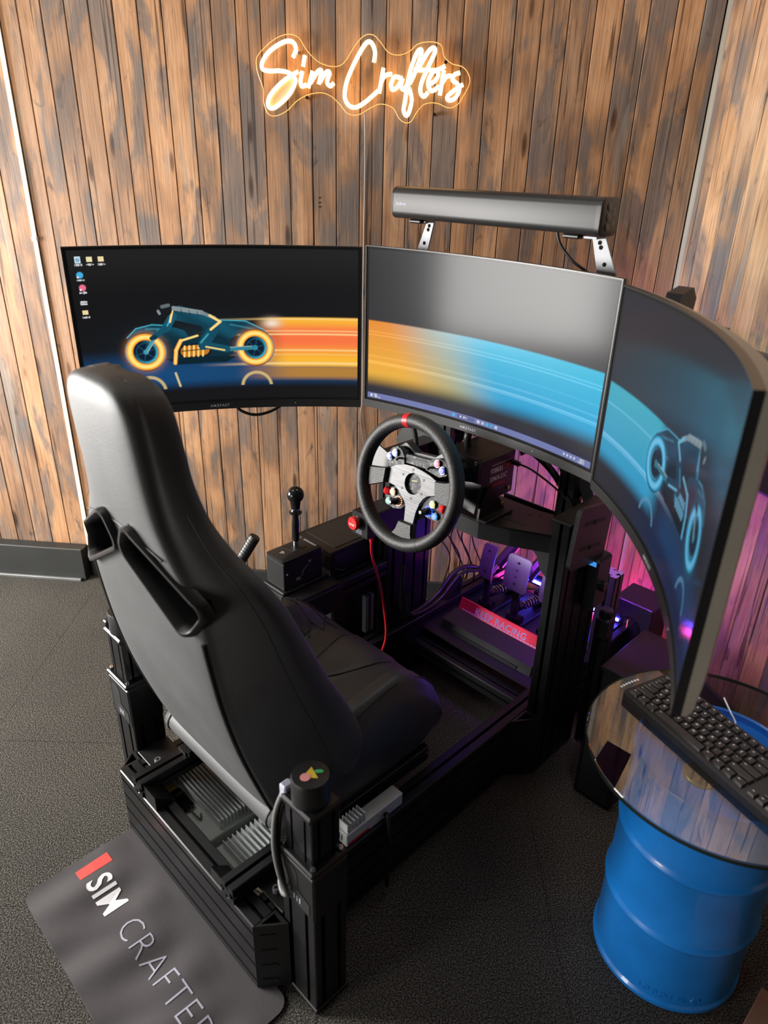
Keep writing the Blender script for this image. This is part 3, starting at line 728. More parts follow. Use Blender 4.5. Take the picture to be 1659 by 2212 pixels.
def paint_right(s, t):
    X, Y = s * 1.778, t
    img = np.zeros(s.shape + (3,)) + np.array((0.010, 0.010, 0.018))
    img = lay(img, smooth01(0.30, 0.05, t) * smooth01(0.1, 0.5, s) * 0.8, (0.004, 0.016, 0.065))
    al = smooth01(0.10, 0.20, t) * smooth01(0.555, 0.54, t) * smooth01(0.46, 0.34, s)
    k = np.clip((t - 0.12) / 0.42, 0, 1)
    col = np.stack([0.02 + 0.02 * k, 0.30 + 0.08 * k, 0.56 - 0.06 * k], -1)
    img = img * (1 - al[..., None]) + col * al[..., None]
    img = glowadd(img, streaks(t, [(0.44, 0.005, .5), (0.27, 0.008, .9), (0.255, 0.006, .6)]) * smooth01(0.62, 0.40, s), (0.16, 0.22, 0.30))
    img = glowadd(img, smooth01(0.40, 0.20, t) * smooth01(0.06, 0.16, t) * smooth01(0.4, 0.55, s), (0.001, 0.030, 0.085))
    img = motorbike(img, X, Y, 1.02, 0.365, 1.0, True, (0.02, 0.30, 0.52), (0.14, 0.42, 0.60), (0.006, 0.05, 0.10), (0.05, 0.30, 0.45))
    for cx in (0.665, 1.375):
        d = np.hypot(X - cx, Y - 0.085)
        img = lay(img, band(abs(d - 0.098), 0.010, .005) * (Y > 0.10) * 0.7, (0.10, 0.28, 0.45))
    return img

MON_W, MON_H, MON_R = 0.708, 0.418, 1.30
def monitor(label, org, yaw, z0, painter, logo_x, dots):
    fr = 'mon%d' % len(FR); FR[fr] = (Vector((org[0], org[1], 0)), yaw)
    t = Thing('curved_monitor', label, 'monitor', (MON_W / 2, 0.03, z0), fr, 'triple curved monitors on the rig')
    W, H = MON_W, MON_H
    sag = (W / 2) ** 2 / (2 * MON_R)
    cy = lambda x: sag - (x - W / 2) ** 2 / (2 * MON_R)
    N = 40; xs = [W * i / N for i in range(N + 1)]
    rows = []; back = []
    for x in xs:
        y = cy(x); e = min(x, W - x) / W; b = 0.016 + 0.026 * min(1, e * 6)
        rows.append([(x, y + 0.004, z0), (x, y + 0.004, z0 + H), (x, y + 0.013, z0 + H), (x, y + 0.013, z0)])
        ba = 0.013 + b
        back.append([(x, y + 0.0131, z0 + 0.001), (x, y + 0.0131, z0 + H - 0.001), (x, y + 0.020, z0 + H - 0.001), (x, y + 0.016 + b * .6, z0 + H - 0.010), (x, y + ba, z0 + H - 0.045), (x, y + ba, z0 + 0.05), (x, y + 0.016 + b * .6, z0 + 0.012), (x, y + 0.020, z0 + 0.001)])
    t.part('housing', MB().loft(rows[::-1]), 'bezel', smooth=40)
    t.part('back_shell', MB().loft(back[::-1]), 'back_shell', smooth=40)
    # bezel: thin lip on three sides, deeper chin below
    def lip(za, zb, xa, xb, name):
        m = MB(); R = []
        for i in range(N + 1):
            x = xa + (xb - xa) * i / N; y = cy(x)
            R.append([(x, y, za), (x, y, zb), (x, y + 0.0038, zb), (x, y + 0.0038, za)])
        m.loft(R[::-1]); return t.part(name, m, 'bezel', smooth=40)
    chin = lip(z0, z0 + 0.021, 0, W, 'chin'); lip(z0 + H - 0.0025, z0 + H, 0, W, 'bezel_strip')
    lip(z0 + 0.021, z0 + H - 0.0025, 0, 0.0025, 'bezel_strip'); lip(z0 + 0.021, z0 + H - 0.0025, W - 0.0025, W, 'bezel_strip')
    # panel with its picture held per vertex
    nx, nz = 560, 316
    x0, x1, zz0, zz1 = 0.0026, W - 0.0026, z0 + 0.0215, z0 + H - 0.0026
    gx = np.linspace(x0, x1, nx); gz = np.linspace(zz0, zz1, nz)
    GX, GZ = np.meshgrid(gx, gz)
    GY = sag - (GX - W / 2) ** 2 / (2 * MON_R) + 0.0026
    me = bpy.data.meshes.new('screen')
    bx, by, bz = t.base
    co = np.stack([GX - bx, GY - by, GZ - bz], -1).reshape(-1, 3)
    idx = np.arange(nx * nz).reshape(nz, nx)
    fa = np.stack([idx[:-1, :-1], idx[:-1, 1:], idx[1:, 1:], idx[1:, :-1]], -1).reshape(-1, 4)
    me.vertices.add(len(co)); me.vertices.foreach_set('co', co.ravel())
    me.loops.add(fa.size); me.loops.foreach_set('vertex_index', fa.ravel())
    me.polygons.add(len(fa)); me.polygons.foreach_set('loop_start', np.arange(0, fa.size, 4)); me.polygons.foreach_set('loop_total', np.full(len(fa), 4))
    me.polygons.foreach_set('use_smooth', np.ones(len(fa), bool))
    me.update(calc_edges=True)
    ca = me.color_attributes.new('picture', 'FLOAT_COLOR', 'POINT')
    # screen margin: 8 mm of dark panel inside the lip
    ms, mt = 0.010, 0.014
    S = ((GX - x0) / (x1 - x0) - ms) / (1 - 2 * ms); T = ((GZ - zz0) / (zz1 - zz0) - mt) / (1 - 2 * mt)
    img = painter(np.clip(S, 0, 1), np.clip(T, 0, 1))
    out = ((S < 0) | (S > 1) | (T < 0) | (T > 1))[..., None]
    img = np.where(out, 0.002, img)
    ca.data.foreach_set('color', np.concatenate([img, np.ones(img.shape[:2] + (1,))], -1).astype(np.float32).ravel())
    me.materials.append(M['screen'])
    t.part('screen', me, None)
    fn = lambda a, b, d: (a, cy(a) - 0.0002 - d, b)
    t.part('brand_lettering', text_mb('AMZFAST', 0.010, lambda a, b, d: fn(logo_x + a, z0 + 0.007 + b, d), 0.0003, 0.0002, 'CENTER', 1.25), 'white_soft', chin)
    mb = MB()
    for i in range(5): mb.box(dots + i * 0.019, dots + i * 0.019 + 0.003, cy(dots) - 0.0006, cy(dots) + 0.001, z0 + 0.010, z0 + 0.0125)
    t.part('button_marks', mb, 'white_soft', chin)
    # mount block on the back
    t.part('mount_plate', MB().box(W / 2 - 0.06, W / 2 + 0.06, sag + 0.05, sag + 0.062, z0 + 0.15, z0 + 0.27, 0.004), 'steel_black')
    return t
monitor('leftmost curved monitor showing an orange motorbike picture and desktop icons', (-0.757, 1.733), math.radians(14.6), 0.893, paint_left, 0.33, 0.53)
mw = to_world('rig', (-0.077, 0.85, 0))
monitor('middle curved monitor behind the steering wheel with taskbar along its bottom', (mw.x, mw.y), RIG_A, 0.898, paint_mid, 0.33, 0.53)
monitor('rightmost curved monitor seen almost edge-on showing a blue motorbike', (0.4375, 1.403), math.radians(-96.0), 0.889, paint_right, 0.33, 0.53)

# ------------------------------------------------------------------ the aluminium rig
def build_rig():
    t = Thing('sim_racing_rig', 'black slotted aluminium racing simulator frame standing on the carpet', 'rig frame', (0.268, 0.0, 0.0))
    m = MOD
    P = lambda *a: t.part('profile', extrusion(*a), 'alu', smooth=20)
    P('u', 0.0, 0.0, 0.006, 0.535, 1, 4)                        # rear cross beam
    P('v', 0.0, m + 0.0005, 0.006, 1.42, 1, 4)                  # long side beams
    P('v', 0.535 - m, m + 0.0005, 0.006, 1.42, 1, 4)
    P('u', m, 1.415, 0.006, 0.535 - 2 * m, 1, 2)                 # front cross beam
    P('u', m + .0005, 0.40, 0.10, 0.535 - 2 * m - .001, 1, 1)
    P('u', m + .0005, 0.965, 0.075, 0.535 - 2 * m - .001, 1, 1)
    P('v', 0.074, -0.002, 0.1965, 0.56, 1, 1, 0.042)            # seat rails on the rear beam
    P('v', 0.434, -0.002, 0.1965, 0.56, 1, 1, 0.042)
    for u0 in (-m - .0005, 0.5355):
        P('z', u0, 0.885, 0.004, 0.756, 1, 4)                    # wheel deck uprights
    P('z', 0.532, 1.182, 0.197, 0.303, 1, 1)            # short post for the front actuator
    pe = MB().prism(slot_section(m, m, 1, 1), lambda a, b, d: (0.532 + a, 1.182 + b, 0.5002 + d), 0, 0.0012)
    t.part('post_end_face', pe, 'alu_end', smooth=20, label='bright cut end of the short post')
    # gear shifter arm along the left side
    P('v', -0.0480, 0.46, 0.375, 0.424, 1, 1)
    t.part('mount_plate', MB().box(-0.142, -0.001, 0.526, 0.695, 0.4229, 0.4275, 0.001), 'steel_black')
    t.part('arm_plate', MB().box(0.0005, 0.006, 0.50, 0.70, 0.345, 0.421, 0.002), 'steel_black')
    # caps on the two uprights
    t.part('top_plate', MB().box(0.531, 0.586, 0.882, 1.078, 0.7602, 0.766, 0.001), 'steel_black')
    t.part('top_plate', MB().box(-m - .004, 0.004, 0.882, 1.078, 0.7602, 0.766, 0.001), 'steel_black')
    # wheel deck
    top = [(-0.001, 0.955), (0.12, 0.895), (0.20, 0.868), (0.335, 0.868), (0.415, 0.895), (0.536, 0.955), (0.536, 1.06), (0.40, 1.035), (0.135, 1.035), (-0.001, 1.06)]
    t.part('wheel_deck', MB().prism(top, lambda a, b, d: (a, b, 0.684 + d), 0, 0.006), 'steel_black', smooth=25)
    lip = MB()
    n = 5
    for (a, b) in zip(top[:5], top[1:6]):
        f = lambda q, e: (q[0], q[1] + e)
        lip.add([(a[0], a[1], 0.6905), (b[0], b[1], 0.6905), (b[0], b[1], 0.640), (a[0], a[1], 0.640), (a[0], a[1] + .005, 0.6905), (b[0], b[1] + .005, 0.6905), (b[0], b[1] + .005, 0.640), (a[0], a[1] + .005, 0.640)],
                [(0, 1, 2, 3), (7, 6, 5, 4), (0, 4, 5, 1), (3, 2, 6, 7), (0, 3, 7, 4), (1, 5, 6, 2)])
    t.part('deck_lip', lip, 'steel_black', smooth=25)
    for s in (0, 1):
        mir = (lambda u: u) if s == 0 else (lambda u: 0.535 - u)
        gus = [(0.36, 0.642), (0.42, 0.632), (0.455, 0.60), (0.47, 0.565), (0.50, 0.545), (0.533, 0.545), (0.533, 0.684), (0.36, 0.684)]
        t.part('deck_gusset', MB().prism(gus if s == 0 else gus[::-1], lambda a, b, d: (mir(a), 0.955 + 0.012 + d, b), 0, 0.006), 'steel_black')
    sl = MB()
    for uu in (0.40, 0.425, 0.47, 0.485, 0.495): sl.cyl((uu, 0.985 + 0.012 * (int(uu * 1000) % 3), 0.6898), (uu, 0.985 + 0.012 * (int(uu * 1000) % 3), 0.6906), 0.0045, n=12)
    sl.box(0.35, 0.43, 0.93, 0.942, 0.6898, 0.6906); sl.box(0.10, 0.18, 0.93, 0.942, 0.6898, 0.6906)
    t.part('deck_slots', sl, 'stitch')
    # triangular corner brackets
    def bracket(tri, z0, z1, hole=0.62):
        c = (sum(p[0] for p in tri) / 3, sum(p[1] for p in tri) / 3)
        inn = [(c[0] + (x - c[0]) * hole, c[1] + (y - c[1]) * hole) for x, y in tri]
        return MB().ringprism(tri, inn, lambda a, b, d: (a, b, d), z0, z1)
    br = bracket([(0.5357, 0.001), (0.5765, 0.0535), (0.5357, 0.0535)], 0.006, 0.195); b1 = t.part('corner_bracket', br, 'steel_black', smooth=20)
    mb = MB()
    for z in (0.03, 0.075, 0.12, 0.165):
        mb.add([(0.5425, 0.0085, z - .004), (0.562, 0.0335, z - .004), (0.562, 0.0335, z + .004), (0.5425, 0.0085, z + .004)], [(0, 1, 2, 3)])
    mb.move(lambda x, y, z: (x + .0006, y - .0006, z)); t.part('bracket_slots', mb, 'stitch', b1)
    br = bracket([(-0.0007, 0.001), (-0.0007, 0.0535), (-0.0415, 0.0535)], 0.006, 0.195); t.part('corner_bracket', br, 'steel_black', smooth=20)
    br = bracket([(0.5357, 0.815), (0.5845, 0.883), (0.5357, 0.883)], 0.006, 0.195); t.part('corner_bracket', br, 'steel_black', smooth=20)
    br = MB().ringprism([(1.13, 0.197), (1.20, 0.197), (1.20, 0.262)], [(1.155, 0.206), (1.192, 0.206), (1.192, 0.238)], lambda a, b, d: (0.002 + d, a, b), 0, 0.042); t.part('corner_bracket', br, 'alu', smooth=20)
    t.part('corner_block', MB().prism([(0.047, 0.196), (0.095, 0.196), (0.047, 0.236)][::-1], lambda a, b, d: (0.118 + d, a - .044, b), 0, 0.05), 'steel_black')
    t.part('corner_block', MB().prism([(0.047, 0.196), (0.085, 0.196), (0.047, 0.226)], lambda a, b, d: (0.425 - d, a - .044, b), 0, 0.035), 'steel_black')
    # base plates and bolts by the rear actuators
    for u0, u1 in ((-0.02, 0.07), (0.465, 0.555)):
        t.part('base_plate', MB().box(u0, u1, 0.056, 0.135, 0.1965, 0.2025, 0.001), 'steel_black')
        bo = MB(); hexbolt(bo, ((u0 + u1) / 2 + (0.02 if u0 < 0 else 0.0), 0.075, 0.2027), (0, 0, 1), 0.008, 0.011); t.part('bolt', bo, 'alu_grey')
    # seat slider teeth
    for u0 in (0.09, 0.45):
        sb = MB().box(u0 - .014, u0 + .018, 0.115, 0.46, 0.239, 0.249)
        for k in range(10): sb.box(u0 + .018, u0 + .026, 0.12 + k * .012, 0.127 + k * .012, 0.239, 0.252)
        t.part('seat_slider', sb, 'plastic')
    # monitor stand braces behind the middle monitor
    def strut(p, q, w=0.022):
        return MB().tube([p, q], w, 4, False, 1)
    for du in (0, 0.048):
        t.part('monitor_brace', strut((0.385 + du, 1.085, 0.90), (0.50 + du, 1.066, 0.70), 0.020), 'alu', smooth=20)
        t.part('monitor_brace', strut((0.13 - du, 1.085, 0.90), (0.03 - du, 1.066, 0.70), 0.020), 'alu', smooth=20)
    t.part('monitor_crossbar', extrusion('u', -0.10, 1.03, 1.06, 0.74, 1, 1), 'alu', smooth=20)
    for u0 in (0.04, 0.448): t.part('monitor_upright', extrusion('z', u0, 1.035, 0.69, 0.40, 1, 1), 'alu', smooth=20)
    # curved wing plates joining the side monitors
    t.part('hinge_plate', MB().prism([(-0.13, 0.80), (-0.02, 0.83), (-0.03, 0.74), (-0.07, 0.66), (-0.15, 0.60), (-0.19, 0.70)], lambda a, b, d: (a, 1.10 + d, b + .01), 0, 0.006), 'steel_black')
    t.part('hinge_plate', MB().prism([(0.62, 1.25), (0.70, 1.25), (0.74, 1.05), (0.66, 1.00)], lambda a, b, d: (a, b, 1.18 + d), 0, 0.006), 'steel_black')
    # pedal deck
    pl = MB().prism(rrect(0.030, 0.505, 1.005, 1.44, 0.012), lambda a, b, d: (a, b, 0.150 + d), 0, 0.005)
    pd = t.part('pedal_plate', pl, 'steel_black', smooth=25)
    ho = MB()
    for u in (0.06, 0.075, 0.46, 0.485):
        for v in (1.035, 1.075): ho.cyl((u, v, 0.1552), (u, v, 0.1556), 0.006, n=12)
    for u in (0.10, 0.43): ho.box(u - .018, u + .004, 1.028, 1.036, 0.1552, 0.1557)
    t.part('plate_holes', ho, 'stitch', pd)
    hr = MB()
    hr.prism([(1.045, 0.156), (1.052, 0.188), (1.118, 0.200), (1.118, 0.196), (1.056, 0.184), (1.049, 0.156)], lambda a, b, d: (0.092 + d, a, b), 0, 0.345)
    ht = t.part('heel_rest', hr, 'steel_black')
    notch = MB().box(0.135, 0.39, 1.0438, 1.0452, 0.156, 0.168); t.part('heel_rest_notch', notch, 'stitch', ht)
    t.part('kick_bar', MB().prism([(1.118, 0.198), (1.131, 0.238), (1.136, 0.237), (1.123, 0.197)], lambda a, b, d: (0.102 + d, a, b), 0, 0.335), 'red_ano', label='red kick bar lettered keep racing')
    kb = t.o.children[-1]
    k = (0.238 - 0.198) / math.hypot(0.013, 0.04); kv = 0.013 / math.hypot(0.013, 0.04)
    fn = lambda a, b, d: (a, 1.118 + b * kv - d * k - .0003, 0.198 + b * k + d * kv)
    t.part('kick_bar_lettering', text_mb('KEEP RACING', 0.030, lambda a, b, d: fn(0.165 + a, b + 0.011, d), 0.0004, 0.0006, 'LEFT', 1.08), 'white_soft', kb)
    st = MB()
    for a0, a1, b0 in ((0.115, 0.27, 0.005), (0.255, 0.41, 0.004)):
        x = a0
        while x < a1:
            st.add([fn(x, b0, 0.0004), fn(x + 0.010, b0, 0.0004), fn(x + 0.012, b0 + 0.004, 0.0004), fn(x + 0.002, b0 + 0.004, 0.0004)], [(0, 1, 2, 3)]); x += 0.0125
    t.part('kick_bar_stripes', st, 'white_soft', kb)
    # bare grey slotted brace low on the left upright
    t.part('grey_brace', MB().box(-0.02, -0.004, 0.800, 0.812, 0.20, 0.33), 'alu_grey'); t.part('grey_brace', MB().box(-0.02, -0.004, 0.822, 0.834, 0.20, 0.33), 'alu_grey')
    return t
RIG = build_rig()

def build_actuator(label, u0, sticker):
    """u0 = left side; base profile, bolted flanges, motor body and round cap"""
    v0, W, D = 0.057, 0.094, 0.078
    t = Thing('motion_actuator', label, 'actuator', (u0 + W / 2, v0 + D / 2, 0.0), 'rig', 'rear motion actuators')
    sec = slot_section(W, D, 2, 2, 0.009)
    t.part('column', MB().prism(sec, lambda a, b, d: (u0 + a, v0 + b, d), 0.012, 0.30), 'alu', smooth=20)
    t.part('foot_plate', MB().box(u0 - .003, u0 + W + .003, v0 - .003, v0 + D + .003, 0.0, 0.012, 0.002), 'steel_black')
    hb = t.part('housing', MB().box(u0 - .002, u0 + W + .002, v0 - .002, v0 + D + .002, 0.272, 0.385, 0.004), 'steel_black')
    ar = MB().prism([(u0 + .012, 0.288), (u0 + .050, 0.288), (u0 + .050, 0.360), (u0 + .040, 0.372), (u0 + .022, 0.372), (u0 + .012, 0.360)], lambda a, b, d: (a, v0 - .0022 - d, b), 0, 0.0006)
    t.part('window', ar, 'stitch', hb)
    t.part('label', MB().add([(u0 + .020, v0 - .0032, 0.284), (u0 + .084, v0 - .0032, 0.284), (u0 + .084, v0 - .0032, 0.312), (u0 + .050, v0 - .0032, 0.322), (u0 + .030, v0 - .0032, 0.318)], [(0, 1, 2, 3, 4)]), 'plinth', hb)
    ch = MB()
    for i in range(3): ch.box(u0 + .040 + i * .008, u0 + .043 + i * .008, v0 - .0038, v0 - .0034, 0.292, 0.306)
    t.part('label_marks', ch, 'white_soft', hb)
    t.part('flange', MB().box(u0 - .004, u0 + W + .002, v0 - .004, v0 + D + .002, 0.386, 0.398, 0.003), 'alu')
    bo = MB()
    for x in (u0 + .006, u0 + W - .008):
        for y in (v0 + .006, v0 + D - .008): hexbolt(bo, (x, y, 0.398), (0, 0, 1), 0.005, 0.006)
    t.part('bolts', bo, 'chrome')
    ins = 0.010
    t.part('motor', MB().prism(slot_section(W - 2 * ins, D - 2 * ins + .006, 2, 2, 0.006), lambda a, b, d: (u0 + ins + a, v0 + ins - .003 + b, d), 0.398, 0.505), 'plastic_gloss', smooth=20)
    t.part('flange', MB().box(u0 + .004, u0 + W - .006, v0 + .002, v0 + D - .004, 0.505, 0.520, 0.004), 'alu')
    cu, cv, r = u0 + W / 2, v0 + D / 2 - .002, 0.034
    cap = t.part('motor_cap', MB().lathe([(r, 0), (r, 0.046), (r * .94, 0.052), (r * .5, 0.0525), (0.001, 0.0525)], (cu, cv, 0.520), (0, 0, 1), 36), 'plastic', smooth=35)
    if sticker:
        z = 0.5728
        q = lambda a, b, d: (cu + a * .71 - b * .704, cv + a * .704 + b * .71, z + d)
        t.part('warning_triangle', MB().prism([(-.013, -.009), (.014, -.009), (0.0, .016)], q, 0, 0.0004), 'yellow', cap)
        t.part('warning_dot', MB().prism([(.009 * math.cos(i * .524) - .008, .009 * math.sin(i * .524) - .008) for i in range(12)], q, 0.0004, 0.0008), 'pink_print', cap)
        t.part('warning_leaf', MB().prism([(.008 * math.cos(i * .524) + .014, .004 * math.sin(i * .524) + .006) for i in range(12)], q, 0.0004, 0.0008), 'green_print', cap)
    t.part('connector', MB().box(u0 - .006, u0 + .012, v0 + .008, v0 + .030, 0.500, 0.532, 0.003), 'white_soft' if sticker else 'plastic')
    return t
build_actuator('black motion actuator at near rear corner with warning stickers on its cap', 0.5575, True)
build_actuator('black motion actuator behind the seat beside the open carpet', -0.1165, False)

def psu(label, u0, u1, v0, v1, z0, h, fins, fin_axis, fmin, fmax):
    t = Thing('servo_power_supply', label, 'power supply', ((u0 + u1) / 2, (v0 + v1) / 2, z0), 'rig', 'power supplies in the rig base')
    c = t.part('case', MB().box(u0, u1, v0, v1, z0, z0 + h, 0.002), 'psu')
    for i in range(fins):
        x = fmin + (fmax - fmin) * i / (fins - 1)
        if fin_axis == 'u': t.part('fin', MB().box(u0 + min(.012, (u1 - u0) * .08), u1 - min(.012, (u1 - u0) * .08), x, x + .0022, z0 + h, z0 + h + .024), 'heatsink')
        else: t.part('fin', MB().box(x, x + .0022, v0 + .012, v1 - .012, z0 + h, z0 + h + .024), 'heatsink')
    ve = MB()
    for i in range(4): ve.box(u1 - .04 + i * .008, u1 - .037 + i * .008, v0 - .0006, v0 + .001, z0 + h * .35, z0 + h * .8)
    t.part('vents', ve, 'stitch', c)
    return t
p1 = psu('silver finned power supply nearest the seat in the rig rear bay', 0.055, 0.268, 0.066, 0.198, 0.075, 0.058, 10, 'u', 0.105, 0.190)
p1.part('module', MB().box(0.095, 0.165, 0.070, 0.096, 0.1332, 0.150, 0.003), 'plastic_gloss')
p1.part('amber_board', MB().box(0.060, 0.092, 0.068, 0.098, 0.1332, 0.1345), 'orange_board')
for k, (a, mm) in enumerate((('red_wire', 'red_cable'), ('black_wire', 'cable'))):
    p1.part('wire', MB().tube([(0.225 + .01 * k, 0.196, 0.135), (0.235 + .01 * k, 0.205, 0.165), (0.25 + .012 * k, 0.215, 0.15), (0.255, 0.225, 0.12)], 0.0024, 6), mm)
p1.part('wire', MB().tube([(0.165, 0.083, 0.139), (0.185, 0.078, 0.150), (0.205, 0.085, 0.138), (0.19, 0.095, 0.136)], 0.002, 6), 'grey_cable')
p2 = psu('silver finned power supply beside the near seat rail in the rear bay', 0.285, 0.480, 0.066, 0.215, 0.075, 0.050, 11, 'u', 0.085, 0.205)
p2.part('wire', MB().tube([(0.43, 0.075, 0.127), (0.445, 0.07, 0.145), (0.46, 0.08, 0.135), (0.47, 0.10, 0.128)], 0.002, 6), 'orange_board')
p3 = psu('pale grey finned power supply on top of the right side beam', 0.494, 0.528, 0.245, 0.415, 0.197, 0.034, 6, 'u', 0.250, 0.300)
p3.part('warning_strip', MB().box(0.5283, 0.5287, 0.25, 0.31, 0.199, 0.206), 'red')

# ------------------------------------------------------------------ racing seat
UC = 0.258
SEC = [  # z, half width, back v, centre thickness, wing depth, wing half width
 (0.335, 0.200, 0.118, 0.090, 0.190, 0.222), (0.36, 0.212, 0.102, 0.095, 0.215, 0.238), (0.45, 0.215, 0.070, 0.092, 0.245, 0.250), (0.55, 0.212, 0.040, 0.088, 0.235, 0.252),
 (0.65, 0.208, 0.018, 0.084, 0.205, 0.252), (0.75, 0.205, 0.003, 0.080, 0.175, 0.250), (0.83, 0.200, -0.006, 0.076, 0.148, 0.244), (0.885, 0.183, -0.012, 0.073, 0.125, 0.224),
 (0.93, 0.152, -0.017, 0.072, 0.106, 0.182), (0.98, 0.124, -0.021, 0.074, 0.092, 0.145), (1.04, 0.113, -0.026, 0.076, 0.084, 0.127), (1.10, 0.110, -0.031, 0.078, 0.082, 0.120),
 (1.15, 0.106, -0.035, 0.078, 0.080, 0.114), (1.175, 0.098, -0.036, 0.076, 0.077, 0.105), (1.192, 0.084, -0.034, 0.070, 0.071, 0.090), (1.203, 0.060, -0.028, 0.058, 0.058, 0.065), (1.207, 0.030, -0.018, 0.034, 0.034, 0.034)]
def sec_at(z):
    for a, b in zip(SEC, SEC[1:]):
        if a[0] <= z <= b[0]:
            j = SEC.index(a); p, n = SEC[max(0, j - 1)], SEC[min(len(SEC) - 1, j + 2)]
            h = b[0] - a[0]; k = (z - a[0]) / h; o = []
            for i in range(6):
                m0 = (b[i] - p[i]) / (b[0] - p[0]) * h; m1 = (n[i] - a[i]) / (n[0] - a[0]) * h
                o.append((2 * k ** 3 - 3 * k * k + 1) * a[i] + (k ** 3 - 2 * k * k + k) * m0 + (3 * k * k - 2 * k ** 3) * b[i] + (k ** 3 - k * k) * m1)
            o[0] = z
            return o
    return list(SEC[-1])
def seat_ring(z):
    _, w, vb, tc, dw, wf = sec_at(z)
    half = [(w * .35, vb - .002), (w * .72, vb), (w * .94, vb + .007), (w * 1.0, vb + .026), (w + (wf - w) * .55, vb + dw * .45), (wf, vb + dw * .78), (wf * .985, vb + dw * .95), (wf * .93, vb + dw), (wf * .86, vb + dw * .965), (wf * .74, vb + tc + (dw - tc) * .45), (wf * .55, vb + tc + .006), (wf * .28, vb + tc)]
    pts = [(0, vb - .002)] + half + [(0, vb + tc)] + [(-x, y) for x, y in reversed(half)]
    P = spline([(x, y, 0) for x, y in pts], 6, True)
    return [(UC + p.x, p.y, z) for p in P]
def back_v(x, z):
    _, w, vb, tc, dw, wf = sec_at(z); ax = abs(x) / w
    return vb + (0.007 * max(0, (ax - .72) / .22) ** 2 if ax > .72 else 0) - .002
def build_seat():
    t = Thing('racing_seat', 'black leather racing bucket seat with headrest and harness openings', 'seat', (UC, 0.30, 0.25))
    zs = [0.335 + (1.207 - 0.335) * i / 220 for i in range(221)]
    rings = [seat_ring(z) for z in zs]
    # opening outline in local (x, z), right side; mirrored on the left
    cx, cz, an = 0.107, 0.889, math.radians(-31)
    out = rrect(-0.105, 0.105, -0.040, 0.040, 0.026, 6)
    ca, sa = math.cos(an), math.sin(an)
    rot = lambda p, k=1.0: (cx + p[0] * k * ca - p[1] * k * sa, cz + p[0] * k * sa + p[1] * k * ca)
    def inside(x, z):
        dx, dz = abs(x) - cx, z - cz; a = dx * ca + dz * sa; b = -dx * sa + dz * ca
        return abs(a) < 0.098 and abs(b) < 0.034
    n = len(rings[0]); mb = MB(); mb.v = [p for r in rings for p in r]
    for k in range(len(rings) - 1):
        for i in range(n):
            j = (i + 1) % n
            q = (k * n + i, k * n + j, (k + 1) * n + j, (k + 1) * n + i)
            x = sum(mb.v[a][0] for a in q) / 4 - UC; y = sum(mb.v[a][1] for a in q) / 4; z = sum(mb.v[a][2] for a in q) / 4
            if inside(x, z) and y < sec_at(z)[2] + 0.035: continue
            mb.f.append(q)
    mb.f.append(tuple(reversed(range(n)))); mb.f.append(tuple((len(rings) - 1) * n + i for i in range(n)))
    t.part('backrest', mb, 'leather', smooth=60)
    for s in (1, -1):
        R = []
        for k, off, dep in ((1.0, 0.0, 0.008), (1.01, 0.0, -0.007), (0.95, 0.0, -0.013), (0.84, 0.0, -0.013), (0.75, 0.0, -0.007), (0.70, 0.0, 0.008), (0.68, 0.0, 0.050)):
            ring = []
            for p in out:
                kk = (p[0] * (1 + (k - 1) * .42), p[1] * k)
                x = cx + kk[0] * ca - kk[1] * sa; z = cz + kk[0] * sa + kk[1] * ca
                xs = min(abs(x), sec_at(z)[1] * 1.0)
                ring.append((UC + s * x, back_v(xs, z) + dep + max(0, x - 0.17) * .35, z))
            R.append(ring if s == 1 else ring[::-1])
        t.part('harness_opening', MB().loft(R, False, True), 'plastic', smooth=50, label='black bezel of a harness opening')
    def seam(pts, r=0.0022, name='seam', m='stitch'): t.part(name, MB().tube(pts, r, 6, False, 4), m)
    for s in (1, -1):
        seam([(UC + s * sec_at(z)[1] * .955, sec_at(z)[2] + .006, z) for z in (0.36, 0.45, 0.55, 0.65, 0.74, 0.80)], 0.0030)
        seam([(UC + s * (sec_at(z)[5] * .985 + .001), sec_at(z)[2] + sec_at(z)[4] * .62, z) for z in (0.37, 0.45, 0.55, 0.65, 0.75, 0.83, 0.89, 0.94, 1.0)], 0.0012)
    seam([(UC + x, back_v(x, 0.955 - 1.2 * x * x) - .0005, 0.955 - 1.2 * x * x) for x in (-0.13, -0.09, -0.05, 0, 0.05, 0.09, 0.13)], 0.0018)
    # seat cushion
    hw = 0.243
    S = lambda a, b, x: (lambda k: k * k * (3 - 2 * k))(min(1, max(0, (x - a) / (b - a))))
    def top(x, v):
        ax = abs(x)
        z = 0.392 + 0.030 * S(0.2, 0.5, v)
        z += 0.085 * S(0.125, 0.185, ax) * S(0.60, 0.44, v) * (0.55 + 0.45 * S(0.2, 0.35, v))
        z -= 0.050 * S(0.205, 0.243, ax) ** 1.5
        z -= 0.020 * S(0.52, 0.585, v) + 0.055 * S(0.575, 0.612, v)
        z += 0.006 * S(0.045, 0.02, ax - 0.25 * max(0, v - 0.40)) * S(0.36, 0.40, v)
        return z
    vs = [0.150, 0.17, 0.20] + [0.22 + 0.016 * i for i in range(20)] + [0.540, 0.555, 0.57, 0.582, 0.592, 0.600, 0.606, 0.610, 0.612]
    xs = [-hw + 2 * hw * i / 48 for i in range(49)]
    R = []
    for v in vs:
        f = 1 - 0.10 * S(0.50, 0.62, v)
        ring = [(UC + x * f, v, max(0.315, top(x, v))) for x in xs] + [(UC + hw * f * .97, v, 0.31), (UC + hw * f * .9, v, 0.262), (UC - hw * f * .9, v, 0.262), (UC - hw * f * .97, v, 0.31)]
        R.append(ring)
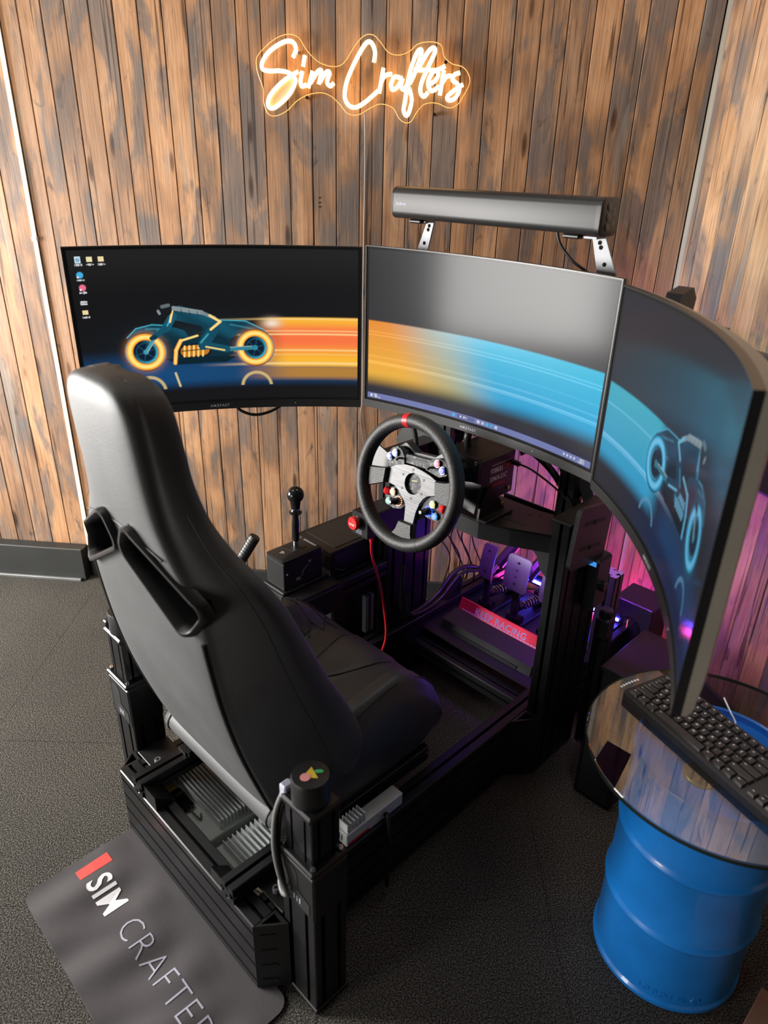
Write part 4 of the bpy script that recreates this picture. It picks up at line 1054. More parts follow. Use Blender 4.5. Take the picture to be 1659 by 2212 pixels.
    t.part('cushion', MB().loft(R), 'leather_shaded', smooth=60)
    ts = lambda x, v, o=0.0006: (UC + x * (1 - 0.10 * S(0.50, 0.62, v)), v, top(x, v) + o)
    seam([ts(-0.085, 0.585), ts(-0.07, 0.53), ts(-0.052, 0.46), ts(-0.038, 0.41), ts(-0.018, 0.392), ts(0.010, 0.392), ts(0.03, 0.41), ts(0.052, 0.46), ts(0.075, 0.53), ts(0.09, 0.585)], 0.0016)
    for s in (1, -1):
        seam([ts(s * 0.112, 0.20), ts(s * 0.116, 0.30), ts(s * 0.122, 0.40), ts(s * 0.135, 0.48), ts(s * 0.16, 0.55), ts(s * 0.185, 0.592)], 0.0016)
        seam([ts(s * 0.216, 0.18), ts(s * 0.218, 0.30), ts(s * 0.218, 0.42), ts(s * 0.212, 0.52), ts(s * 0.205, 0.585)], 0.0020)
        for k in range(9 if s < 0 else 0):
            v = 0.20 + 0.045 * k
            if v + 0.08 < 0.60: seam([ts(s * (0.118 + 0.094 * q), v + 0.075 * q) for q in (0, .33, .66, 1)], 0.0010, 'quilting')
            if v - 0.07 > 0.16: seam([ts(s * (0.118 + 0.094 * q), v - 0.06 * q) for q in (0, .33, .66, 1)], 0.0010, 'quilting')
    # padded roll under the back of the seat
    R = []
    for i in range(25):
        x = -0.225 + 0.45 * i / 24; e = min(1, (0.226 - abs(x)) / 0.02) ** .5
        R.append([(UC + x, 0.142 + 0.040 * max(.15, e) * math.cos(a * math.pi / 8), 0.318 + 0.034 * max(.15, e) * math.sin(a * math.pi / 8)) for a in range(16)])
    t.part('rear_roll', MB().loft(R[::-1]), 'leather', smooth=60)
    for x in (-0.19, 0.19):
        seam([(UC + x, 0.142 + 0.0405 * math.cos(a), 0.318 + 0.0345 * math.sin(a)) for a in (1.8, 2.4, 3.0, 3.6, 4.2)], 0.0018)
    t.part('seat_base', MB().box(UC - 0.185, UC + 0.185, 0.17, 0.55, 0.2495, 0.264, 0.003), 'steel_black')
    return t
build_seat()

# ------------------------------------------------------------------ steering wheel
WT = math.radians(12.5); WC = (0.260, 0.688, 0.822)
def wl(x, y, d=0.0):
    """wheel plane: x right, y up in the plane, d towards the driver"""
    return (WC[0] + x, WC[1] + y * math.sin(WT) - d * math.cos(WT), WC[2] + y * math.cos(WT) + d * math.sin(WT))
def build_wheel():
    t = Thing('steering_wheel', 'black leather round racing wheel with red centre mark and lit buttons', 'steering wheel', wl(0, 0, -0.03))
    R, r = 0.1475, 0.0168
    def torus(a0, a1, rr, n, closed=False, kx=1.0):
        rows = []
        for i in range(n + (0 if closed else 1)):
            a = a0 + (a1 - a0) * i / n
            rows.append([wl((R + rr * math.cos(b) * kx) * math.cos(a), (R + rr * math.cos(b) * kx) * math.sin(a), 0.012 + rr * math.sin(b) * 1.12) for b in [2 * math.pi * k / 20 for k in range(20)]])
        if closed: rows.append(rows[0])
        return MB().loft(rows, not closed, not closed)
    t.part('rim', torus(0, 2 * math.pi, r, 120, True), 'rim', smooth=60)
    mk = math.radians(90 + 12)
    t.part('centre_mark', torus(mk - 0.052, mk + 0.052, r + 0.0006, 6), 'red', smooth=60)
    for a in (math.radians(222), math.radians(300), math.radians(345)): t.part('rim_seam', torus(a - .004, a + .004, r + .0004, 2), 'stitch')
    st = MB().tube([wl((R - r * .93) * math.cos(a), (R - r * .93) * math.sin(a), 0.008) for a in [math.radians(190 + 4 * i) for i in range(22)]], 0.0007, 5, False, 1)
    st.tube([wl((R - r * .93) * math.cos(a), (R - r * .93) * math.sin(a), 0.008) for a in [math.radians(288 + 4 * i) for i in range(14)]], 0.0007, 5, False, 1)
    t.part('red_stitching', st, 'red_cable')
    # brushed centre plate with a round opening
    plate = [(-0.0765, 0.0158), (-0.052, 0.030), (-0.0265, 0.0384), (0.0, 0.041), (0.0264, 0.0389), (0.052, 0.035), (0.0755, 0.0276), (0.0834, 0.0113), (0.0863, -0.0038), (0.070, -0.0085), (0.0553, -0.0149), (0.046, -0.025), (0.039, -0.0377), (0.0326, -0.0614), (0.0308, -0.0936), (0.003, -0.0956), (-0.0017, -0.0574), (-0.009, -0.046), (-0.0198, -0.0377), (-0.032, -0.027), (-0.0453, -0.0203), (-0.0754, -0.0178)]
    hc, hr = (0.0075, 0.001), 0.0262
    inner = []
    for x, y in plate:
        a = math.atan2(y - hc[1], x - hc[0]); inner.append((hc[0] + hr * math.cos(a), hc[1] + hr * math.sin(a)))
    pl = t.part('centre_plate', MB().ringprism(plate, inner, wl, -0.004, 0.0015), 'brushed', smooth=30)
    t.part('hub_cover', MB().lathe([(0.026, -0.012), (0.026, -0.008), (0.001, -0.008)], wl(hc[0], hc[1], 0), Vector(wl(0, 0, 1)) - Vector(wl(0, 0, 0)), 32), 'carbon')
    t.part('hub_lines', MB().prism([(-0.004, 0.004), (0.012, 0.007), (0.012, 0.0085), (-0.004, 0.0055)], wl, -0.0076, -0.0072), 'yellow', pl)
    sc = MB(); nrm = Vector(wl(0, 0, 1)) - Vector(wl(0, 0, 0))
    for x, y in ((0.0004, 0.0335), (-0.0278, 0.0137), (0.0378, 0.0189), (-0.0233, -0.0191), (0.038, -0.0149), (0.0104, -0.0347)): hexbolt(sc, wl(x, y, 0.0012), nrm, 0.0032, 0.0012)
    t.part('screws', sc, 'plastic')
    # leather covered spoke ends
    for pts in ([(-0.137, 0.004), (-0.105, 0.010), (-0.075, 0.0175), (-0.0745, -0.0205), (-0.105, -0.034), (-0.132, -0.046)], [(0.077, 0.029), (0.105, 0.034), (0.137, 0.046), (0.138, -0.018), (0.11, -0.013), (0.086, -0.0075)], [(-0.006, -0.094), (0.036, -0.092), (0.040, -0.115), (0.050, -0.137), (-0.028, -0.140), (-0.012, -0.117)]):
        c = (sum(p[0] for p in pts) / 6, sum(p[1] for p in pts) / 6)
        sh = lambda k: [(c[0] + (x - c[0]) * k, c[1] + (y - c[1]) * k) for x, y in pts]
        t.part('spoke_cover', MB().loft([[wl(x, y, d) for x, y in sh(k)] for d, k in ((-0.010, .92), (-0.006, 1.0), (0.008, 1.0), (0.013, .93))]), 'rim', smooth=40)
    # button pods behind the plate
    pods = {'tl': [(-0.094, 0.047), (-0.084, 0.064), (-0.068, 0.072), (-0.052, 0.066), (-0.040, 0.052), (-0.036, 0.030), (-0.082, 0.018), (-0.092, 0.030)],
            'tr': [(0.033, 0.060), (0.046, 0.073), (0.062, 0.079), (0.080, 0.076), (0.093, 0.064), (0.094, 0.046), (0.072, 0.036), (0.030, 0.042)],
            'bl': [(-0.040, -0.018), (-0.064, -0.030), (-0.080, -0.050), (-0.068, -0.073), (-0.045, -0.078), (-0.022, -0.072), (-0.006, -0.056), (-0.014, -0.034)],
            'br': [(0.058, -0.010), (0.088, -0.013), (0.114, -0.022), (0.119, -0.045), (0.097, -0.064), (0.066, -0.066), (0.042, -0.058), (0.038, -0.040)]}
    for k, p in pods.items(): t.part('button_pod', MB().prism(p, wl, -0.030, -0.0065), 'carbon', smooth=30)
    t.part('pod_bridge', MB().prism([(-0.040, 0.040), (-0.038, 0.060), (0.036, 0.066), (0.036, 0.044), (0.0, 0.042)][::-1], wl, -0.030, -0.010), 'carbon')
    t.part('shift_light_bar', MB().prism([(-0.036, 0.050), (-0.036, 0.056), (0.033, 0.061), (0.033, 0.055)][::-1], wl, -0.010, -0.0085), 'stitch')
    t.part('pod_shell', MB().prism([(-0.085, 0.066), (-0.064, 0.082), (-0.050, 0.076), (-0.030, 0.066), (0.034, 0.072), (0.056, 0.090), (0.082, 0.086), (0.098, 0.068), (0.098, 0.040), (-0.095, 0.030)][::-1], wl, -0.058, -0.030), 'plastic', smooth=30)
    def button(x, y, m, r=0.0075, d=0.0005):
        b = t.part('push_button', MB().lathe([(r, -0.007), (r, d), (r * .92, d + .0018), (0.001, d + .002)], wl(x, y, 0), nrm, 20), m, smooth=40)
        t.part('button_ring', MB().lathe([(r + .0018, -0.0066), (r + .0018, d - .002), (r + .0002, d - .002), (r + .0002, -0.0066)], wl(x, y, 0), nrm, 20), 'plastic_gloss', b)
    button(-0.083, 0.0435, 'b_blue'); button(-0.068, 0.0555, 'b_white'); button(0.064, 0.0665, 'b_pink'); button(0.082, 0.0555, 'b_blue')
    button(-0.0515, -0.038, 'b_cream'); button(-0.0600, -0.0640, 'b_green'); button(0.0750, -0.0285, 'b_yellow'); button(0.0885, -0.0530, 'b_cyan')
    for x, y in ((-0.0495, 0.047), (0.0495, 0.053)):
        t.part('toggle', MB().tube([wl(x, y, -0.006), wl(x, y, 0.004), wl(x + .003, y - .002, 0.012)], 0.0028, 8), 'plastic_gloss')
    def knob(x, y, m):
        k = t.part('rotary_knob', MB().lathe([(0.0088, -0.0065), (0.0088, 0.006), (0.0062, 0.008), (0.0058, 0.022), (0.004, 0.024), (0.001, 0.024)], wl(x, y, 0), nrm, 18), 'plastic_gloss', smooth=35)
        rg = MB()
        for i in range(14):
            a = 2 * math.pi * i / 14; c, s = math.cos(a), math.sin(a); e = .0016
            rg.cyl(wl(x + .0118 * c, y + .0118 * s, -0.0065), wl(x + .0118 * c, y + .0118 * s, -0.0040), e, n=6)
        t.part('ring_light', rg, m, k)
    knob(-0.0330, -0.0560, 'ring_orange'); knob(0.0640, -0.0490, 'ring_blue')
    for x, y, s in ((-0.0710, -0.0420, -1), (0.1050, -0.0300, 1)):
        a = Vector(wl(s, 0, .35)) - Vector(wl(0, 0, 0)); mb = MB()
        mb.lathe([(0.008, -0.008), (0.010, -0.004), (0.010, 0.006), (0.008, 0.009), (0.001, 0.009)], wl(x, y, -0.006), a, 18)
        k = t.part('thumb_encoder', mb, 'red_plastic')
    # shift paddles and hub behind
    t.part('shift_paddle', MB().prism([(-0.186, 0.044), (-0.176, 0.052), (-0.115, 0.034), (-0.070, 0.022), (-0.070, -0.012), (-0.120, -0.035), (-0.172, -0.046), (-0.184, -0.040)][::-1], wl, -0.046, -0.041), 'plastic', smooth=25)
    t.part('shift_paddle', MB().prism([(0.168, 0.045), (0.140, 0.044), (0.080, 0.030), (0.070, -0.008), (0.125, -0.018), (0.166, -0.024)][::-1], wl, -0.046, -0.041), 'plastic', smooth=25)
    t.part('quick_release', MB().lathe([(0.034, -0.058), (0.034, -0.085), (0.027, -0.09), (0.027, -0.125), (0.001, -0.125)], wl(0.007, 0, 0), nrm, 28), 'plastic_gloss')
build_wheel()

def build_base():
    t = Thing('wheel_base', 'black direct drive wheel base with white and red lettering on its side', 'wheel base', (0.268, 0.93, 0.6905))
    b = t.part('body', MB().box(0.205, 0.330, 0.862, 1.010, 0.728, 0.853, 0.006), 'steel_black')
    t.part('front_plate', MB().prism(rrect(0.202, 0.333, 0.724, 0.857, 0.012), lambda a, c, d: (a, 0.852 + d, c), 0, 0.010), 'plastic')
    bo = MB()
    for x in (0.212, 0.323):
        for z in (0.734, 0.847): hexbolt(bo, (x, 0.852, z), (0, -1, 0), 0.0055, 0.003)
    t.part('bolts', bo, 'alu_grey')
    t.part('motor_flange', MB().lathe([(0.056, 0), (0.056, 0.012), (0.046, 0.016), (0.046, 0.030), (0.001, 0.030)], (0.268, 0.852, 0.79), (0, -1, 0.2), 36), 'plastic_gloss')
    fx = lambda a, c, d: (0.3304 + d, a, c)
    t.part('lettering', text_mb('FORMULA', 0.0165, lambda x, y, d: fx(0.905 + x * .68, 0.806 + y * 1.15, d), 0.0004, 0.0004), 'white', b)
    t.part('lettering', text_mb('DRIFT', 0.0165, lambda x, y, d: fx(0.963 + x * .68, 0.806 + y * 1.15, d), 0.0004, 0.0004), 'red', b)
    t.part('lettering', text_mb('SIMAGIC', 0.019, lambda x, y, d: fx(0.903 + x * .92, 0.783 + y, d), 0.0004, 0.0003, 'LEFT', 1.1, 0.15), 'white', b)
    rs = MB()
    for i in range(22): rs.add([fx(0.910 + i * .0036, 0.826, 0.0004), fx(0.912 + i * .0036, 0.826, 0.0004), fx(0.912 + i * .0036, 0.830, 0.0004), fx(0.910 + i * .0036, 0.830, 0.0004)], [(0, 1, 2, 3)])
    t.part('fine_print', rs, 'white_soft', b)
    rs = MB()
    for i in range(5): rs.add([fx(0.918 + i * .009, 0.768, 0.0004), fx(0.925 + i * .009, 0.768, 0.0004), fx(0.926 + i * .009, 0.776, 0.0004), fx(0.919 + i * .009, 0.776, 0.0004)], [(0, 1, 2, 3)])
    t.part('red_marks', rs, 'red', b)
    t.part('side_bracket', MB().prism([(0.862, 0.6905), (0.968, 0.6905), (0.968, 0.703), (0.915, 0.768), (0.892, 0.772), (0.868, 0.740)][::-1], lambda a, c, d: (0.331 + d, a, c), 0, 0.006), 'steel_black')
    t.part('bracket_foot', MB().box(0.331, 0.362, 0.862, 0.975, 0.6905, 0.698, 0.002), 'steel_black')
    hl = MB()
    for a, c in ((0.878, 0.705), (0.878, 0.722), (0.882, 0.742), (0.90, 0.755), (0.905, 0.735), (0.92, 0.72), (0.90, 0.71)): hl.cyl((0.3368, a, c), (0.3374, a, c), 0.0038, n=12)
    t.part('bracket_holes', hl, 'stitch')
    bo = MB(); hexbolt(bo, (0.331, 0.985, 0.748), (1, 0, 0), 0.006, 0.004); hexbolt(bo, (0.337, 0.957, 0.712), (1, 0, 0), 0.006, 0.004); t.part('bolts', bo, 'brass')
    t.part('plug', MB().cyl((0.326, 0.995, 0.818), (0.352, 0.996, 0.816), 0.007, n=12), 'plastic')
    t.part('left_bracket', MB().prism([(0.862, 0.6905), (0.968, 0.6905), (0.968, 0.703), (0.915, 0.768), (0.892, 0.772), (0.868, 0.740)][::-1], lambda a, c, d: (0.199 + d, a, c), 0, 0.006), 'steel_black')
build_base()

# ------------------------------------------------------------------ controls around the seat
def build_shifter():
    t = Thing('gear_shifter', 'black boxy gear shifter with ball knob beside the seat', 'gear shifter', (-0.093, 0.605, 0.4277))
    u0, u1, v0, v1, zt = -0.133, -0.054, 0.538, 0.674, 0.532
    b = t.part('body', MB().box(u0, u1, v0, v1, 0.4375, zt - .012, 0.002), 'plastic')
    t.part('top_cover', MB().loft([[(a, c, z) for a, c in p] for z, p in ((zt - .012, rrect(u0 - .001, u1 + .001, v0 - .001, v1 + .001, .010)), (zt - .003, rrect(u0 - .001, u1 + .001, v0 - .001, v1 + .001, .010)), (zt, rrect(u0 + .004, u1 - .004, v0 + .004, v1 - .004, .010)))]), 'steel_black')
    t.part('base_plate', MB().box(u0 - .006, u1 + .008, v0 - .01, v1 + .018, 0.4277, 0.4375, 0.002), 'steel_black')
    t.part('gate', MB().prism(rrect(-0.115, -0.078, 0.590, 0.642, .004), lambda a, c, d: (a, c, zt + d), 0, 0.0006), 'stitch')
    lv = t.part('lever', MB().lathe([(0.0065, 0), (0.0065, 0.022), (0.0105, 0.023), (0.0105, 0.078), (0.009, 0.088), (0.009, 0.104), (0.017, 0.106), (0.018, 0.110), (0.013, 0.113), (0.011, 0.118), (0.0115, 0.121), (0.001, 0.121)], (-0.094, 0.612, zt + .0007), (0.0, 0.03, 1.0), 24), 'plastic_gloss')
    t.part('lever_shaft', MB().cyl((-0.094, 0.612, zt), (-0.094, 0.6127, zt + .024), 0.0072, n=18), 'chrome', lv)
    t.part('lever_band', MB().cyl((-0.094, 0.6155, zt + .118), (-0.094, 0.6157, zt + .1215), 0.0125, n=18), 'chrome', lv)
    t.part('knob', MB().lathe([(0.0125, 0.1215), (0.0135, 0.130)] + [(0.0235 * math.sin(math.radians(a)), 0.1605 - 0.0235 * math.cos(math.radians(a))) for a in range(40, 180, 10)] + [(0.001, 0.184)], (-0.094, 0.612, zt + .0007), (0.0, 0.03, 1.0), 28), 'plastic_gloss', smooth=50)
    fx = lambda a, c, d: (u1 + .0002 + d, a, c)
    t.part('marking', text_mb('H', 0.012, lambda x, y, d: fx(0.624 + x, 0.497 + y, d), 0.0003, 0.0), 'white', b)
    t.part('marking', text_mb('SQ', 0.012, lambda x, y, d: fx(0.580 + x, 0.456 + y, d), 0.0003, 0.0), 'white', b)
    t.part('dial_arc', MB().tube([fx(0.630 - 0.030 * math.cos(a), 0.462 + 0.030 * math.sin(a), 0.0) for a in [math.radians(5 + 9 * i) for i in range(9)]], 0.0006, 5, False, 1), 'white_soft', b)
    t.part('dial', MB().lathe([(0.012, 0), (0.012, 0.004), (0.001, 0.004)], (u1, 0.632, 0.457), (1, 0, 0), 20), 'plastic', b)
    t.part('indicator', MB().cyl((u1 + .0, 0.549, 0.487), (u1 + .0008, 0.549, 0.487), 0.003, n=10), 'white', b)
    lg = MB()
    q = lambda x, y: (-0.100 + x * .6 - y * .35, 0.560 + x * .35 + y * .6, zt + .0004)
    for x, y, w in ((0, 0, .014), (.004, .006, .004), (.010, .006, .008), (.002, .012, .012), (.016, 0, .004)): lg.add([q(x, y), q(x + w, y), q(x + w, y + .003), q(x, y + .003)], [(0, 1, 2, 3)])
    t.part('emblem', lg, 'white', b)
    lg = MB()
    for i in range(6): lg.add([(-0.118 + i * .009, 0.657, zt + .0004), (-0.111 + i * .009, 0.657, zt + .0004), (-0.111 + i * .009, 0.664, zt + .0004), (-0.118 + i * .009, 0.664, zt + .0004)], [(0, 1, 2, 3)])
    t.part('name_strip', lg, 'white_soft', b)
build_shifter()
def build_handbrake():
    t = Thing('handbrake', 'black ribbed handbrake lever behind the gear shifter', 'handbrake', (-0.19, 0.50, 0.40))
    d = Vector((0.09, 0.12, 0.25)).normalized(); p = Vector((-0.222, 0.512, 0.475))
    t.part('lever', MB().cyl(p - d * .10, p + d * .02, 0.009, n=16), 'plastic')
    prof = []
    for i in range(9): prof += [(0.0165, i * .0095), (0.0165, i * .0095 + .0075), (0.0150, i * .0095 + .0082), (0.0150, i * .0095 + .0092)]
    t.part('grip', MB().lathe([(0.012, -.002)] + prof + [(0.015, .087), (0.001, .088)], p, d, 22), 'plastic')
    t.part('mount', MB().box(-0.275, -0.215, 0.43, 0.51, 0.34, 0.385, 0.004), 'steel_black')
    t.part('mount_arm', MB().box(-0.25, -0.086, 0.462, 0.497, 0.325, 0.340, 0.002), 'steel_black')
build_handbrake()
def build_estop():
    t = Thing('emergency_stop', 'small black box with red mushroom stop button left of wheel', 'emergency stop', (0.02, 0.80, 0.55))
    b = t.part('box', MB().box(-0.006, 0.060, 0.742, 0.883, 0.568, 0.640, 0.003), 'plastic')
    bt = t.part('button', MB().lathe([(0.012, 0), (0.012, 0.008), (0.0195, 0.011), (0.0195, 0.019), (0.017, 0.0225), (0.001, 0.0235)], (0.020, 0.742, 0.612), (0, -1, 0.05), 26), 'red_plastic', smooth=40)
    t.part('collar', MB().lathe([(0.0155, -0.001), (0.0155, 0.006), (0.001, 0.006)], (0.020, 0.742, 0.612), (0, -1, 0.05), 24), 'chrome', b)
    t.part('button_text', text_mb('STOP', 0.0085, lambda x, y, d: (0.020 + x, 0.742 - 0.0238 - d, 0.608 + y), 0.0003, 0.0002, 'CENTER'), 'white', bt)
    fp = MB()
    for i in range(3): fp.box(0.012, 0.036, 0.7414, 0.7417, 0.578 + i * .005, 0.5795 + i * .005)
    t.part('fine_print', fp, 'white_soft', b)
    t.part('plug', MB().lathe([(0.0075, 0), (0.0075, 0.010), (0.0045, 0.026), (0.001, 0.026)], (0.040, 0.775, 0.568), (0, 0, -1), 14), 'red_plastic')
build_estop()
def cable(label, pts, r, m, frame='rig', name='cable', k=6):
    return single(name, MB().tube(pts, r, 8, False, k), m, label, 'cable', pts[0], frame, None, 50)
cable('red cable hanging from the emergency stop box to the rig floor', [(0.040, 0.775, 0.541), (0.045, 0.775, 0.50), (0.060, 0.79, 0.42), (0.075, 0.80, 0.32), (0.085, 0.80, 0.24), (0.075, 0.795, 0.18), (0.062, 0.79, 0.155)], 0.0038, 'red_cable')

def build_pedal(label, uc, w, ztop, zbot, lean):
    t = Thing('pedal', label, 'pedal', (uc, 1.25, 0.155), 'rig', 'pedals')
    v0 = 1.213
    nx, nz = 9, 17; F = []; B = []
    h = ztop - zbot
    def face(a, c, d):
        x = (a - .5) * w; z = zbot + c * h
        v = v0 + 0.030 * (c - .5) * lean + 0.020 * (0.5 - (c - .15)) ** 2
        return (uc + x, v + d, z)
    oc = rrect(0, 1, 0, 1, 0.10, 3); oc = [(a, c) for a, c in oc]
    fp = MB()
    ring0 = [face(a, c, 0) for a, c in oc]; ring1 = [face(a, c, 0.005) for a, c in oc]
    # plate built as strips so that it can curve
    for d0 in (0,):
        rows = []
        for j in range(nz + 1):
            c = j / nz; ins = 0.0
            if c < .07: ins = (1 - math.sqrt(1 - ((.07 - c) / .07) ** 2)) * .10
            if c > .93: ins = (1 - math.sqrt(1 - ((c - .93) / .07) ** 2)) * .10
            rows.append([face(ins + (1 - 2 * ins) * i / nx, c, 0) for i in range(nx + 1)] + [face(ins + (1 - 2 * ins) * i / nx, c, 0.005) for i in range(nx, -1, -1)])
        fp.loft(rows)
    fpo = t.part('pedal_face', fp, 'pedal_alu', smooth=40)
    hb = MB(); rb = MB()
    for i, c in enumerate((0.82, 0.62, 0.43, 0.22)):
        q = Vector(face(.5, c, -0.0004)); hb.cyl(q, q + Vector((0, -.0006, 0)), 0.0048, n=14)
        if i in (1, 2): rb.lathe([(0.0058, 0), (0.0058, 0.0012), (0.0034, 0.0012), (0.0034, 0)], q, (0, -1, 0), 14)
    t.part('holes', hb, 'stitch', fpo); t.part('bolt_heads', rb, 'alu_grey', fpo)
    t.part('arm', MB().box(uc - .013, uc + .013, 1.222, 1.236, 0.17, ztop - .03, 0.003), 'steel_black')
    t.part('pivot', MB().cyl((uc - .026, 1.235, 0.182), (uc + .026, 1.235, 0.182), 0.015, n=18), 'plastic_gloss')
    t.part('base_bracket', MB().box(uc - .032, uc + .032, 1.215, 1.42, 0.1552, 0.168, 0.002), 'steel_black')
    t.part('damper', MB().cyl((uc, 1.245, 0.215), (uc + .0, 1.375, 0.195), 0.013, n=18), 'plastic_gloss')
    t.part('spring', MB().tube([(uc + .016 * math.cos(k * .9), 1.27 + k * .0022, 0.213 - k * .0004 + .016 * math.sin(k * .9)) for k in range(40)], 0.0018, 5, False, 1), 'chrome')
    t.part('rear_mount', MB().box(uc - .018, uc + .018, 1.36, 1.40, 0.168, 0.225, 0.003), 'steel_black')
    t.part('load_cell', MB().cyl((uc + .012, 1.262, 0.325), (uc + .03, 1.335, 0.392), 0.019, n=8), 'plastic', smooth=20)
    t.part('linkage', MB().tube([(uc + .006, 1.238, 0.30), (uc + .012, 1.262, 0.325)], 0.006, 8, False, 1), 'alu_grey')
build_pedal('narrow left pedal of the three with black drilled face', 0.128, 0.052, 0.405, 0.292, 1.0)
build_pedal('wide middle pedal with black drilled face', 0.243, 0.086, 0.408, 0.296, 1.0)
build_pedal('right pedal partly hidden behind the rig upright', 0.362, 0.056, 0.408, 0.300, 0.8)
single('clip', MB().tube([(0.335, 1.165, 0.159), (0.350, 1.172, 0.163), (0.365, 1.18, 0.163), (0.378, 1.188, 0.170), (0.372, 1.194, 0.178)], 0.0045, 8), 'yellow', 'small yellow clip on pedal plate by the right pedal', 'clip', (0.355, 1.175, 0.155))

# ------------------------------------------------------------------ sound bar above the middle monitor
def build_soundbar():
    t = Thing('soundbar', 'long black sound bar mounted above the middle monitor', 'sound bar', (0.25, 0.92, 1.378))
    u0, u1 = -0.026, 0.545
    sec = rrect(0.886, 0.956, 1.382, 1.452, 0.016, 5)
    t.part('grille', MB().prism(sec[::-1], lambda a, c, d: (d, a, c), u0 + .006, u1 - .012), 'grille', smooth=50)
    t.part('end_cap', MB().loft([[(u, 0.92 + (a - 0.92) * k, 1.4165 + (c - 1.4165) * k) for a, c in sec] for u, k in ((u0, .93), (u0 + .002, 1.0), (u0 + .006, 1.015))]), 'plastic', smooth=40)
    e = t.part('end_cap', MB().loft([[(u, 0.92 + (a - 0.92) * k, 1.4165 + (c - 1.4165) * k) for a, c in sec] for u, k in ((u1 - .012, 1.02), (u1 - .002, 1.02), (u1, .95))]), 'plastic', smooth=40)
    for z in (1.436, 1.417, 1.398):
        t.part('end_button', MB().lathe([(0.0075, 0), (0.0075, 0.001), (0.0066, 0.0014), (0.001, 0.0014)], (u1, 0.912, z), (1, 0, 0), 18), 'plastic_gloss', e)
    t.part('end_marks', MB().add([(u1 + .0004, 0.932, 1.42), (u1 + .0004, 0.935, 1.42), (u1 + .0004, 0.935, 1.433), (u1 + .0004, 0.932, 1.433), (u1 + .0004, 0.932, 1.40), (u1 + .0004, 0.935, 1.40), (u1 + .0004, 0.938, 1.41), (u1 + .0004, 0.935, 1.41)], [(0, 1, 2, 3), (4, 5, 6, 7)]), 'white_soft', e)
    lg = MB()
    for i in range(8): lg.box(-0.008 + i * .0042, -0.005 + i * .0042, 0.8854, 0.8858, 1.412, 1.412 + (0.006, .0045, .0045, .006, .0045, .0045, .0055, .0045)[i])
    t.part('brand_mark', lg, 'white_soft')
    for u in (0.035, 0.47): t.part('foot', MB().box(u - .02, u + .02, 0.905, 0.94, 1.372, 1.381, 0.003), 'plastic')
build_soundbar()
def sb_bracket(label, top, bot):
    """slotted grey plate from the monitor stand up to the sound bar"""
    t = Thing('soundbar_bracket', label, 'bracket', ((bot[0] + bot[1]) / 2, 0.95, 1.24), 'rig', 'sound bar brackets')
    p = t.part('plate', MB().prism([(bot[0], 1.24), (bot[1], 1.24), (top[1], 1.379), (top[0], 1.379)], lambda a, c, d: (a, 0.948 + d, c), 0, 0.004), 'bracket')
    h = MB()
    for z in (1.325, 1.357, 1.366):
        k = (z - 1.24) / .139; x = (bot[0] + bot[1]) / 2 * (1 - k) + (top[0] + top[1]) / 2 * k
        h.cyl((x, 0.9474, z), (x, 0.9479, z), 0.0045, n=14)
    t.part('holes', h, 'backer', p)
    t.part('flange', MB().box(top[0], top[1], 0.915, 0.948, 1.3745, 1.3785), 'bracket')
sb_bracket('grey drilled bracket under the left end of the sound bar', (0.039, 0.061), (-0.020, 0.026))
sb_bracket('grey drilled bracket under the right end of the sound bar', (0.495, 0.525), (0.540, 0.596))
cable('thin black cable looping under the right end of sound bar', [(0.42, 0.935, 1.38), (0.43, 0.938, 1.355), (0.46, 0.945, 1.325), (0.50, 0.955, 1.30), (0.53, 0.962, 1.26)], 0.0034, 'cable')
cable('black cable hanging below the left monitor', [(0.372, 0.075, 0.915), (0.378, 0.070, 0.885), (0.42, 0.07, 0.865), (0.47, 0.075, 0.872), (0.52, 0.08, 0.90)], 0.0042, 'cable', 'mon4')

